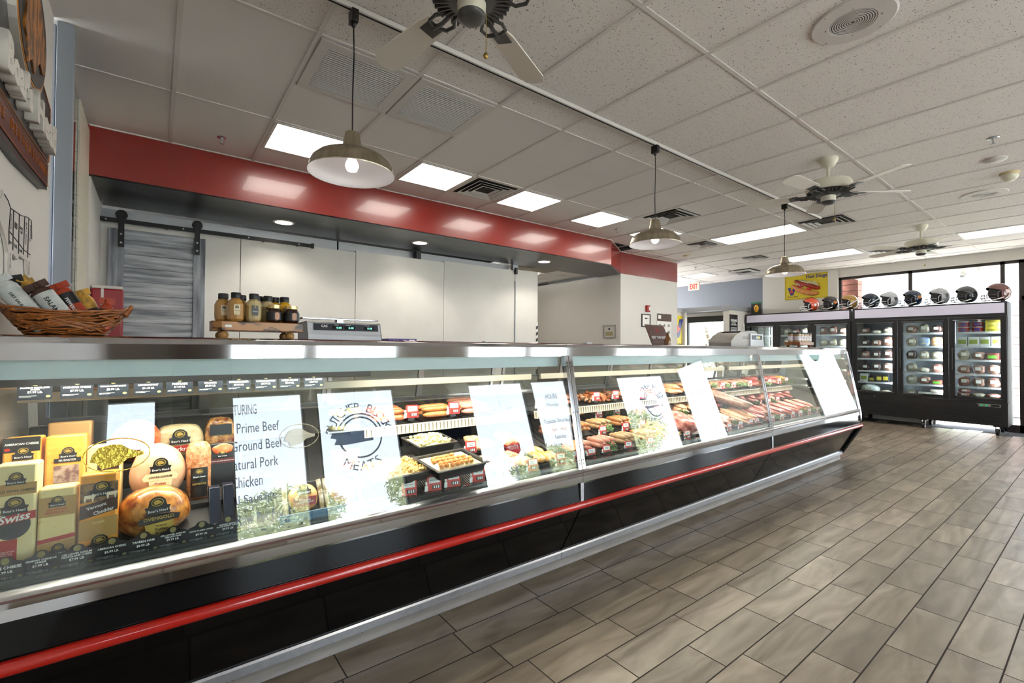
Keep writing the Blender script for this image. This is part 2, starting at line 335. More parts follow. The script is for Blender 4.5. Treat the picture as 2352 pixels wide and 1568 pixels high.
b = B(); b.box(10.40, 10.46, 5.262, 5.34, 0, 2.0); b.box(10.40, 10.46, 6.40, 6.498, 0, 2.0); b.box(10.40, 10.46, 5.262, 6.498, 2.0, 2.139); b.box(10.40, 10.46, 5.34, 6.40, 0, .2)
d_ = struct('door_1', b, mt('door_black', '#191a1a', .4)); d_['label'] = 'black framed glass side exit door'
struct('door_pane', bx(10.425, 10.433, 5.34, 6.40, .2, 2.0), GLASS, smooth=0).parent = d_
# ---- storefront behind the camera (seen in the reflections)
b = B(); W0 = YW-.14
ops = [(-.75, .02), (.25, 1.78), (1.95, 3.25), (4.72, 6.10), (6.28, 7.35), (9.05, 11.05)]
xx = -1.0
for a, c in ops:
    b.box(xx, a, W0, YW, 0, CZ); b.box(a, c, W0, YW, 2.72, CZ); b.box(a, c, W0, YW, 0, .35 if a > 0 else 2.02); xx = c
b.box(xx, XR+.3, W0, YW, 0, CZ)
struct('wall_front', b, mt('wall_front_paint', '#b5afa5', .7), smooth=0)
for i, (a, c) in enumerate(ops):
    b = B(); m_ = .035
    lo_ = .35 if a > 0 else 2.02
    b.box(a, a+m_, YW-.09, YW-.03, lo_, 2.72); b.box(c-m_, c, YW-.09, YW-.03, lo_, 2.72); b.box(a, c, YW-.09, YW-.03, 2.68, 2.72); b.box(a, c, YW-.09, YW-.03, lo_, lo_+.05)
    w_ = struct('window_%d' % (i+2), b, FRM); w_['label'] = 'storefront window facing the car park'
    g_ = struct('window_%d_pane' % (i+2), bx(a+.02, c-.02, YW-.064, YW-.056, .38, 2.70), GLASS, smooth=0); g_.parent = w_
VIN = mt('vinyl_letters', '#9aa0a8', .6); _t = VIN.node_tree; _tl = _t.nodes.new('ShaderNodeBsdfTranslucent'); _tl.inputs[0].default_value = (.62, .68, .78, 1); _mx = _t.nodes.new('ShaderNodeMixShader'); _mx.inputs[0].default_value = .6
_t.links.new(_t.nodes['Principled BSDF'].outputs[0], _mx.inputs[1]); _t.links.new(_tl.outputs[0], _mx.inputs[2]); _t.links.new(_mx.outputs[0], _t.nodes['Material Output'].inputs[0])
def wtxt(s_, x, z, h, par=None, wd=None):
    M_ = frame((x, YW-.068, z), (1, 0, 0), (0, -1, 0)) if x < 12 else frame((XR+.073, -2.80, z), (0, 1, 0), (1, 0, 0))
    return text(s_, VIN, M_, h=h, w=wd, depth=.02)
# reads correctly from outside: x axis points to -X when seen from the car park... mirrored inside
def sign(xc, name, label, lines, size):
    t_ = thing(name, label, 'window lettering', (0, 0, 0))
    for s_, z, wd in lines: wtxt(s_, xc, z, size, wd=wd).parent = t_
F_ = [('FEATURING', 2.50, .42), ('* USDA Prime Beef', 2.24, .98), ('* Fresh Ground Beef', 1.99, 1.03), ('* All Natural Pork', 1.74, .90), ('& Chicken', 1.50, .48), ('* Local Sausage', 1.26, .80), ('* Natural Raw Pet Food', 1.02, 1.12)]
sign(.94, 'window_lettering', 'list of featured meats lettered on the storefront glass left of the round logo', F_, .15)
sign(20, 'window_lettering', 'list of featured meats lettered on the farthest storefront glass', F_, .13)
sign(6.82, 'window_lettering', 'opening hours lettered on the storefront glass', [('HOURS', 2.35, .34), ('Monday', 2.15, .34), ('Closed', 1.98, .3), ('Tuesday-Saturday', 1.80, .75), ('9am - 6pm', 1.62, .42), ('Sunday', 1.46, .32), ('11am - 4pm', 1.30, .45)], .11)
def logo(xc, label):
    t_ = thing('window_logo', label, 'window lettering')
    def arc(s_, r, a0, a1, up):
        for i, ch in enumerate(s_):
            if ch == ' ': continue
            a = math.radians(a0+(a1-a0)*i/(len(s_)-1)); x = r*math.cos(a); z = r*math.sin(a)
            xd = Vector((math.sin(a), 0, -math.cos(a))) if up else Vector((-math.sin(a), 0, math.cos(a)))
            M = frame((xc+x, YW-.068, 1.95+z), xd, (0, -1, 0)); text(ch, VIN, M, h=.14, depth=.02).parent = t_
    arc('BUTCHER BLOCK', .47, 165, 15, True); arc('MEATS', .47, -120, -60, False)
    b = B()
    for r in (.30, .36):
        b.tube([(xc-r*math.cos(a), YW-.068, 1.95+r*math.sin(a)) for a in [math.radians(q) for q in range(10, 172, 9)]], .012, n=6)
    b.tube([(xc-.34*math.cos(a), YW-.068, 1.95+.34*math.sin(a)) for a in [math.radians(q) for q in range(190, 352, 9)]], .014, n=6)
    b.obj('emblem_rings', VIN, t_)
    b = B(); pts = []
    for k in range(7): pts += [(xc-.5+.05*k, 2.02+.05*k), (xc-.47+.05*k, 1.95+.05*k)]
    b.prism([(xc-.52, 2.10), (xc-.44, 2.02), (xc-.47, 1.96), (xc-.38, 1.93), (xc-.42, 1.85), (xc-.26, 1.83), (xc+.2, 1.86), (xc+.2, 2.02), (xc-.25, 2.06), (xc-.33, 2.14), (xc-.37, 2.08), (xc-.43, 2.16)], YW-.070, YW-.066, 'y')
    b.obj('emblem_body', VIN, t_)
logo(2.60, 'round shop emblem lettered on the wide storefront glass'); logo(10.3, 'round shop emblem lettered on the far storefront glass')
struct('added_wall_pier', bx(.16, .80, YW+.03, YW+.42, 0, CZ-.01), mt('pier_brown', '#6a5f54', .7, n=(3, .3, .7), col2='#57493c'))  # unseen pier added to block the left part of the reflected window
# state flag hanging on the front wall
t_ = thing('wall_flag', 'red, yellow and blue star flag hung on the wall between the storefront windows', 'flag')
b = B(); fx, fz = 3.98, 2.1; W_, H_ = .62, .42
b.m = 2; b.box(fx-W_, fx+W_, YW+.002, YW+.008, fz-H_, fz)
for k in range(13):
    a0, a1 = pi*k/13, pi*(k+1)/13; b.m = k % 2
    def edge(a):
        c, s_ = math.cos(a), math.sin(a); q = min(W_/abs(c) if abs(c) > 1e-6 else 9, H_/abs(s_) if s_ > 1e-6 else 9); return (fx+q*c, fz+q*s_)
    p0, p1 = edge(a0), edge(a1); poly = [(fx, fz), p0, p1]
    for cx_ in (W_, -W_):
        ca = math.atan2(H_, cx_)
        if a0 < ca < a1: poly = [(fx, fz), p0, (fx+cx_, fz+H_), p1]
    b.prism(poly, YW+.002, YW+.008, 'y')
b.m = 3; st = []
for k in range(10):
    r_ = .2 if k % 2 == 0 else .08; st.append((fx+r_*math.sin(k*pi/5), fz+r_*math.cos(k*pi/5)))
b.prism(st, YW+.008, YW+.012, 'y')
b.obj('cloth', [mt('flag_red', '#8e1726', .8), mt('flag_yellow', '#e0b02a', .8), mt('flag_blue', '#122a55', .8), mt('flag_copper', '#c2501c', .8)], t_, smooth=0)
# ---- outside
struct('ground', bx(-60, 90, -70, 70, -.35, -.12), mt('car_park', '#b8b4ac', .9, n=(.6, .3, .7), col2='#a8a49c'))
leafm = mt('mesquite_leaves', '#b3ba8c', .7, n=(3, .3, .7), col2='#cdd0aa'); bark = mt('bark', '#5a4a3a', .9)
def tree(x, y, h, r, label, n=2600, seed=1):
    rd = random.Random(seed); t_ = thing('mesquite_tree', label, 'tree', (x, y, -.12), group='trees beyond the car park')
    b = B(); b.tube([(0, 0, 0), (.1, .05, h*.25), (0, .1, h*.5), (.15, 0, h*.75)], [.12, .1, .07, .03])
    for k in range(8):
        a = rd.uniform(0, 6.28); b.tube([(0, .05, h*.25), (r*.4*math.cos(a), r*.4*math.sin(a), h*.55), (r*.7*math.cos(a), r*.7*math.sin(a), h*.8)], [.06, .04, .02], n=6)
    b.obj('trunk', bark, t_); b = B()
    for k in range(n):
        while 1:
            p = Vector((rd.uniform(-1, 1), rd.uniform(-1, 1), rd.uniform(-1, 1)))
            if .25 < p.length < 1: break
        p = Vector((p.x*r, p.y*r, h*.62+p.z*h*.36)); d = Vector((rd.gauss(0, 1), rd.gauss(0, 1), rd.gauss(0, .6))).normalized()*.13; e = d.orthogonal().normalized()*.035
        b.add([p-d-e, p+d-e*.3, p+d+e*.3, p-d+e], [(0, 1, 2, 3)])
    b.obj('crown', leafm, t_, smooth=0)
tree(3.6, -14.5, 2.6, 2.0, 'low mesquite tree outside the emblem window', seed=1); tree(9.6, -15.6, 3.2, 1.8, 'low mesquite tree outside the wide plain window', seed=2)
tree(19.0, -11.8, 3.4, 2.0, 'mesquite tree outside the far emblem window', seed=3); tree(14.4, -13, 2.4, 1.7, 'low mesquite tree outside the opening hours window', seed=4)
tree(17.5, 2.9, 2.6, 1.5, 'low tree beyond the far window behind the coolers', 1500, seed=5); tree(16.5, 8.9, 3.0, 1.3, 'thin tree outside the side exit door', 700, seed=6)
b = B(); b.cyl((8.15, -9.0, -.12), (8.15, -9.0, 7.2), .09, .06); l_ = thing('street_lamp', 'tall grey lamp post standing in the car park', 'lamp post'); b.obj('pole', ALU, l_)
B().box(7.5, 8.1, -9.15, -8.85, 7.0, 7.2).obj('lamp_head', ALU, l_)
t_ = thing('stop_sign', 'red octagonal stop sign on a post in the car park', 'road sign', (8.9, -8.0, -.12))
b = B(); b.cyl((0, 0, 0), (0, 0, 2.0), .03); b.obj('post', ALU, t_)
b = B().prism([(.3*math.cos(a), 2.0+.3*math.sin(a)) for a in [pi/8+pi/4*k for k in range(8)]], -.05, -.04, 'y'); b.prism([(.3*math.cos(a), 2.0+.3*math.sin(a)) for a in [pi/8+pi/4*k for k in range(8)]], .033, .04, 'y'); b.obj('plate', mt('stop_red', '#a01018', .5), t_)
text('STOP', WINK, frame((0, .042, 2.0), (-1, 0, 0), (0, 1, 0)), w=.42, parent=t_)
BRK = mt('brick_pink', '#a9756b', .9, n=(14, .3, .7), col2='#8d5c54')
b = B()
for k in range(24): b.box(11.62, 11.9, 3.26, 3.78, -.12+k*.13, -.01+k*.13+.008)
b.m = 1; b.box(11.63, 11.89, 3.27, 3.77, -.12, 3.0)
tag(b.obj('brick_pillar', [BRK, GROUT]), 'pinkish brick pillar outside the left end of the far window', 'pillar')
b = B()
for k in range(16): b.box(15.0, 15.3, .95, 1.75, k*.16-.1, k*.16+.05)
b.m = 1; b.box(15.02, 15.28, .97, 1.73, -.12, 2.46)
tag(b.obj('block_building', [mt('pink_block', '#c9a79c', .9), GROUT]), 'low pinkish block building outside to the right of the coolers', 'building')
b = B(); b.prism([(YW, 2.95), (3.6, 2.95), (3.6, 3.05), (YW, 3.05)], XR+.16, XR+1.2, 'x')
struct('roof_eave', b, mt('eave_paint', '#d8d2c8', .8))
b = B(); b.cyl((12.0, 1.72, 2.95), (12.0, 1.72, 2.80), .05); b.ell((12.0, 1.72, 2.76), (.07, .07, .07)); b.cyl((12.0, 1.5, 2.95), (12.0, 1.5, 2.82), .045)
tag(b.obj('outdoor_lamp', ALU), 'pair of small floodlight heads under the eave outside', 'lamp')

b = B(); b.M = frame((XR+.058, .12, 2.02), (0, 1, 0), (1, 0, 0)); b.prism([(.11*math.cos(2*pi*i/28), .20*math.sin(2*pi*i/28)) for i in range(28)], 0, .002, 'z'); b.M = Matrix()
t_ = thing('window_sticker', 'green oval sticker on the narrow end window, mirrored in the right case', 'sticker'); b.obj('decal', mt('sticker_green', '#6fa89a', .6), t_, smooth=0)
# ================================================================ CEILING FIXTURES
def frame4(b, x0, x1, y0, y1, k, z0, z1):
    b.box(x0, x1, y0, y0+k, z0, z1); b.box(x0, x1, y1-k, y1, z0, z1); b.box(x0, x0+k, y0+k, y1-k, z0, z1); b.box(x1-k, x1, y0+k, y1-k, z0, z1)
struct('roof_light_block', bx(-1.4, XR+.2, YW-.2, 9.1, CZ+.25, CZ+.35), WL, smooth=0)  # unseen slab added overhead to stop light leaking in above the soffit
b = B(); b.box(-1.3, 6.42, 5.0, 9, CZ+.0, CZ+.04); struct('soffit_light_block', b, DARK, smooth=0)  # dark slab added over the soffit, also closing off the light leak
LENS = mt('light_lens', '#ffffff', .5, em=5.2, ecol='#fff6ea'); LFR = mt('light_frame', '#c8c5c0', .5)
def panel(x0, x1, y0, y1, label, z=CZ, grp='ceiling light panels'):
    t_ = thing('ceiling_light', label, 'ceiling light', ((x0+x1)/2, (y0+y1)/2, z), group=grp); a = (x1-x0)/2; c = (y1-y0)/2
    b = B(); k = .022
    frame4(b, -a, a, -c, c, k, -.012, 0); b.obj('frame', LFR, t_, smooth=0)
    bx(-a+k, a-k, -c+k, c-k, -.008, -.001).obj('diffuser', LENS, t_, smooth=0)
names = ['square ceiling light panel behind the nearest pendant lamp', 'second square light panel along the red bulkhead', 'third square light panel along the red bulkhead', 'fourth square light panel along the red bulkhead', 'square light panel hidden mostly behind the middle pendant lamp']
for i, n_ in enumerate(names):
    x = .667+1.212*i; panel(x, x+.582, 3.82, 4.39, n_)
panel(6.727, 7.309, 2.62, 3.79, 'long light panel above the farthest pendant lamp'); panel(9.15, 9.733, 2.62, 3.79, 'long light panel nearest the yellow hot dog poster')
panel(9.15, 9.733, .21, 1.38, 'long light panel beyond the farthest ceiling fan'); panel(9.60, 10.18, 5.52, 6.10, 'square light panel above the green-white exit corner')
panel(4.95, 5.55, 6.35, 6.9, 'light panel in the back room ceiling', 2.712)
panel(1.88, 2.46, -2.2, -1.03, 'added unseen long light panel near the storefront, behind the viewer'); panel(5.52, 6.10, -2.2, -1.03, 'added unseen long light panel near the storefront, in the middle of the room')  # two panels added out of view to brighten the room
# return grilles and diffusers
VM = mt('vent_white', '#c9c6c2', .5); VD = mt('vent_dark', '#1a1918', .9)
def grille(x0, x1, y0, y1, label):
    t_ = thing('air_grille', label, 'air vent', (0, 0, 0), group='slatted return grilles'); b = B(); k = .055; z = CZ
    frame4(b, x0, x1, y0, y1, k, z-.012, z); b.obj('frame', VM, t_, smooth=0)
    b = B(); n = 22
    for i in range(n):
        y = y0+k+(y1-y0-2*k)*(i+.5)/n; b.prism([(y-.0035, z-.006), (y-.002, z-.005), (y+.0045, z-.0115), (y+.003, z-.0125)], x0+k, x1-k, 'x')
    b.obj('slats', VM, t_, smooth=0); bx(x0+k, x1-k, y0+k, y1-k, z-.004, z-.001).obj('backing', VD, t_, smooth=0)
grille(.675, 1.245, 2.62, 3.19, 'slatted return air grille crossed by the nearest pendant cord'); grille(1.28, 1.85, 2.62, 3.19, 'slatted return air grille right of the nearest pendant cord')
def diffuser(x0, x1, y0, y1, label, n=4, grp='stepped square air diffusers', z=CZ):
    t_ = thing('air_diffuser', label, 'air vent', ((x0+x1)/2, (y0+y1)/2, z), group=grp); a = (x1-x0)/2; c = (y1-y0)/2
    for i in range(n):
        f = 1-i*(.8/n); g2 = f-.10; b = B(); A, D, a2, d2 = a*f, c*f, a*g2, c*g2; zo = -.004-.001*i; zi = zo+(0 if i == 0 else -.016)
        o4 = [(-A, -D), (A, -D), (A, D), (-A, D)]; i4 = [(-a2, -d2), (a2, -d2), (a2, d2), (-a2, d2)]
        if i: zo, zi = -.022+.002*i, -.006
        b.add([(x, y, zo) for x, y in o4]+[(x, y, zi) for x, y in i4]+[(x, y, zo+.003) for x, y in o4]+[(x, y, zi+.003) for x, y in i4], [(k, (k+1) % 4, (k+1) % 4+4, k+4) for k in range(4)]+[(k+8, k+12, (k+1) % 4+12, (k+1) % 4+8) for k in range(4)]+[(k, k+8, (k+1) % 4+8, (k+1) % 4) for k in range(4)]+[(k+4, (k+1) % 4+4, (k+1) % 4+12, k+12) for k in range(4)])
        b.obj('ring' if i else 'frame', VM, t_, smooth=0)
    bx(-a*.93, a*.93, -c*.93, c*.93, -.003, -.001).obj('backing', VD, t_, smooth=0)
diffuser(2.49, 3.06, 3.82, 4.39, 'square air diffuser between the second and third square lights'); diffuser(4.915, 5.48, 3.14, 3.72, 'square air diffuser behind the middle pendant cord')
diffuser(6.73, 7.31, 2.02, 2.59, 'square air diffuser below the nearer spinning fan'); diffuser(9.65, 10.25, 2.0, 2.6, 'square air diffuser behind the farthest fan')
diffuser(6.77, 7.2, 3.86, 4.24, 'small air diffuser right of the middle pendant lamp', grp='small air diffusers'); diffuser(8.55, 8.95, 3.84, 4.22, 'small air diffuser above the farthest pendant lamp', grp='small air diffusers')
b = B(); b.box(9.75, 10.32, 5.0, 5.55, CZ-.05, CZ-.001)
t_ = thing('air_diffuser', 'dropped dark air vent near the exit sign', 'air vent'); bx(9.78, 10.3, 4.62, 5.1, CZ-.004, CZ-.001).obj('backing', VD, t_); b = B(); frame4(b, 9.8, 10.28, 4.64, 5.08, .03, CZ-.05, CZ-.02); b.obj('frame', VM, t_)
for q in ((4.60, 5.05, 6.0, 6.28), (5.05, 5.55, 5.8, 6.25)):
    tag(bx(*q, 2.705, 2.712).obj('air_vent', mt('vent_tan', '#8d8678', .8)), 'tan vent panel in the back room ceiling, %s' % ('left' if q[0] < 5 else 'right'), 'air vent')
# ---- track and pendants
TRK = mt('track_white', '#cfccc8', .4)
t_ = thing('light_track', 'long white ceiling track carrying the three pendant lamps', 'light track')
b = B(); b.box(-.45, 6.70, 2.252, 2.286, 3.018, 3.044); b.obj('rail', TRK, t_, bev=.002); bx(-.44, 6.69, 2.264, 2.274, 3.0165, 3.019).obj('slot', DARK, t_)
NICK = mt('brushed_nickel', '#cdc3ae', .3, 1, n=(30, .3, .7), col2='#a89e88', st=(1, 1, .03)); INN = mt('shade_inner', '#e6e2e6', .35)
BULB = mt('bulb', '#fff6e8', .4, em=1.2)
def pendant(x, label):
    t_ = thing('pendant_lamp', label, 'pendant lamp', (x, 2.27, 0), group='pendant lamps on the track'); z0 = 2.20
    b = B(); b.box(-.017, .017, -.03, .03, 2.955, 3.017); b.cyl((0, 0, 2.955), (0, 0, 2.935), .014, .008); b.obj('track_adapter', BLACKP, t_, bev=.003)
    B().tube([(0, 0, 2.94), (.004, 0, 2.8), (0, .003, 2.6), (0, 0, z0+.205)], .0035, n=6).obj('cord', BLACKP, t_)
    b = B().lathe([(.206, 0), (.2075, .004), (.200, .012), (.197, .035), (.186, .058), (.160, .082), (.115, .104), (.062, .118), (.050, .124), (.046, .14), (.034, .205), (.012, .212)], (0, 0, z0), 48, (False, True)); b.obj('lamp_shade', NICK, t_, smooth=50)
    b = B().lathe([(.205, .001), (.196, .014), (.193, .034), (.182, .056), (.156, .079), (.111, .100), (.05, .112), (.002, .112)][::-1], (0, 0, z0), 48, (False, False)); b.obj('shade_lining', INN, t_, smooth=50)
    b = B().lathe([(.012, .11), (.016, .085), (.030, .055), (.033, .040), (.024, .018), (.002, .010)], (0, 0, z0), 16); b.obj('bulb', BULB, t_, smooth=60)
    l = bpy.data.objects.new('bulb_light', bpy.data.lights.new('bulb_light', 'POINT')); C.objects.link(l); l.parent = t_; l.location = (0, 0, z0+.0); l.data.energy = .16; l.data.shadow_soft_size = .03; l.data.color = (1, .92, .82)
pendant(.733, 'nearest brushed nickel pendant lamp, hanging before the grilles'); pendant(3.215, 'middle brushed nickel pendant lamp'); pendant(5.66, 'farthest brushed nickel pendant lamp, above the spice jars')
# ---- ceiling fans
FANW = mt('fan_cream', '#d3cfbd', .35); FAND = mt('fan_dark', '#3c3a38', .4); BLD = mt('fan_blade', '#e4ded4', .5)
def fan(x, y, a0, label):
    t_ = thing('ceiling_fan', label, 'ceiling fan', (x, y, CZ), group='white ceiling fans')
    B().lathe([(.075, 0), (.078, -.012), (.068, -.04), (.045, -.075), (.02, -.082)], (0, 0, 0), 28).obj('canopy', FANW, t_, smooth=50)
    B().cyl((0, 0, -.08), (0, 0, -.20), .014).obj('downrod', FANW, t_)
    B().lathe([(.03, -.195), (.12, -.2), (.165, -.212), (.178, -.235), (.178, -.285), (.165, -.30)], (0, 0, 0), 40).obj('motor_housing', FANW, t_, smooth=40)
    b = B().lathe([(.168, -.300), (.15, -.315), (.08, -.335), (.055, -.34)], (0, 0, 0), 40)
    for k in range(36):
        a = 2*pi*k/36; b.M = Matrix.Rotation(a, 4, 'Z'); b.box(.075, .155, -.003, .003, -.332, -.312)
    b.M = Matrix(); b.obj('motor_vents', FAND, t_, smooth=40)
    B().cyl((0, 0, -.335), (0, 0, -.385), .058, .056, 28).obj('switch_cup', FANW, t_); B().lathe([(.057, -.385), (.055, -.398), (.035, -.41), (.004, -.412)], (0, 0, 0), 28).obj('cup_cap', FAND, t_, smooth=60)
    b = B().tube([(.05, -.03, -.37), (.051, -.031, -.45), (.05, -.03, -.53)], .0016, n=5); b.obj('pull_chain', GOLD, t_); B().ell((.05, -.03, -.542), (.010, .010, .013), 10, 8).obj('chain_knob', mt('brass', '#a58a4c', .3, .8), t_, smooth=60)
    for k in range(5):
        a = math.radians(a0+72*k); R_ = Matrix.Rotation(a, 4, 'Z'); tl = Matrix.Rotation(math.radians(11), 4, 'X')
        b = B(); b.M = R_
        for s_ in (-1, 1): b.tube([(.12, .012*s_, -.318), (.17, .05*s_, -.325), (.215, .045*s_, -.322), (.235, .004*s_, -.32)], .008, n=6)
        b.tube([(.12, 0, -.318), (.19, 0, -.328), (.25, 0, -.318)], .009, n=6)
        b.M = R_ @ Matrix.Translation((0, 0, -.314)) @ tl; b.box(.225, .30, -.035, .035, -.004, .0); b.M = Matrix(); b.obj('blade_bracket', FAND, t_)
        b = B(); b.M = R_ @ Matrix.Translation((0, 0, -.308)) @ tl
        b.prism([(.23, -.045), (.27, -.056), (.60, -.068), (.655, -.050), (.665, 0), (.655, .050), (.60, .068), (.27, .056), (.23, .045)], -.003, .003, 'z'); b.M = Matrix(); b.obj('blade', BLD, t_, smooth=0)
fan(.95, 1.52, 27, 'nearest ceiling fan, cut by the top edge of the view')
fan(4.70, 1.52, -42, 'middle ceiling fan, above the air diffuser')
fan(8.21, 1.58, 70, 'farthest ceiling fan, before the high window')
# ---- ceiling speakers, detectors, sprinklers
SPK = mt('speaker_white', '#cbc6c2', .45)
def speaker(x, y, label):
    t_ = thing('ceiling_speaker', label, 'speaker', (x, y, CZ), group='round ceiling speakers')
    B().lathe([(.185, 0), (.186, -.006), (.178, -.012), (.105, -.012), (.10, -.008)], (0, 0, 0), 48, (False, True)).obj('rim', SPK, t_, smooth=30)
    b = B()
    for i in range(9): r = .010+i*.0105; b.lathe([(r, -.0085), (r, -.0105), (r+.0055, -.0105), (r+.0055, -.0085)], (0, 0, 0), 40, (False, False))
    b.obj('speaker_mesh', SPK, t_, smooth=20); B().cyl((0, 0, -.0075), (0, 0, -.0092), .104, n=40).obj('cone', mt('speaker_dark', '#4a4643', .8), t_)
    b = B()
    for k in range(8): a = k*pi/4+.3; r = .165 if k % 2 else .118; b.cyl((r*math.cos(a), r*math.sin(a), -.012), (r*math.cos(a), r*math.sin(a), -.015), .004, n=8)
    b.obj('screws', ALU, t_)
speaker(2.81, .785, 'large round ceiling speaker in the nearest row of tiles'); speaker(7.07, .83, 'round ceiling speaker far off beside the smoke detector')
t_ = thing('smoke_detector', 'cream dome detector on the ceiling at the right', 'smoke detector', (6.42, .58, CZ)); B().cyl((0, 0, 0), (0, 0, -.02), .07, n=28).obj('base', mt('yellowed', '#c8b98c', .5), t_)
B().lathe([(.064, -.02), (.064, -.035), (.055, -.06), (.03, -.08), (.003, -.083)], (0, 0, 0), 28).obj('dome', FANW, t_, smooth=60)
tag(B().lathe([(.075, 0), (.078, -.012), (.06, -.026), (.003, -.028)], (5.85, .61, CZ), 28).obj('ceiling_disc', SPK, smooth=60), 'flat white disc cover on the ceiling before the dome detector', 'detector')
def sprinkler(p, label):
    t_ = thing('sprinkler', label, 'sprinkler', (p[0], p[1], CZ), group='ceiling sprinklers')
    B().lathe([(.036, 0), (.037, -.004), (.02, -.008)], (0, 0, 0), 20).obj('escutcheon', STEEL, t_, smooth=50)
    b = B(); b.cyl((0, 0, -.006), (0, 0, -.02), .012, .01, 10); b.tube([(.012, 0, -.015), (.016, 0, -.035), (.004, 0, -.05)], .003, n=6); b.tube([(-.012, 0, -.015), (-.016, 0, -.035), (-.004, 0, -.05)], .003, n=6); b.cyl((0, 0, -.05), (0, 0, -.053), .018, n=14); b.obj('head', ALU, t_)
sprinkler((5.256, .556), 'sprinkler head at the right near the white disc'); sprinkler((.383, 4.41), 'sprinkler head left of the first square light'); sprinkler((5.17, 4.29), 'sprinkler head between the fourth square light and the middle lamp'); sprinkler((8.83, 5.27), 'sprinkler head near the exit sign')
tag(B().lathe([(.07, 0), (.07, -.006), (.05, -.010), (.003, -.010)], (7.63, 4.73, CZ), 24).obj('round_cover', mt('gold_cap', '#a8843c', .4), smooth=50), 'small gold round cap on the ceiling past the bulkhead corner', 'ceiling cap')
# downlights in the soffit
for i, x in enumerate((1.03, 2.58, 4.61)):
    t_ = thing('downlight', 'recessed downlight in the dark soffit, %s' % ['above the wooden jar stand', 'above the black duct box', 'near the back room opening'][i], 'downlight', (x, 5.30-.04*i, 2.655), group='soffit downlights')
    B().lathe([(.105, 0), (.107, -.005), (.085, -.009), (.08, -.004)], (0, 0, 0), 32, (False, False)).obj('rim', SPK, t_, smooth=40); B().cyl((0, 0, -.001), (0, 0, -.005), .082, n=32).obj('lens', mt('downlight_lens', '#ffffff', .5, em=9, ecol='#fff4e6'), t_)
    l = bpy.data.objects.new('spot', bpy.data.lights.new('spot', 'SPOT')); C.objects.link(l); l.parent = t_; l.location = (0, 0, -.02); l.data.energy = 14; l.data.spot_size = 2.2; l.data.spot_blend = .6; l.data.shadow_soft_size = .07; l.data.color = (1, .93, .84)
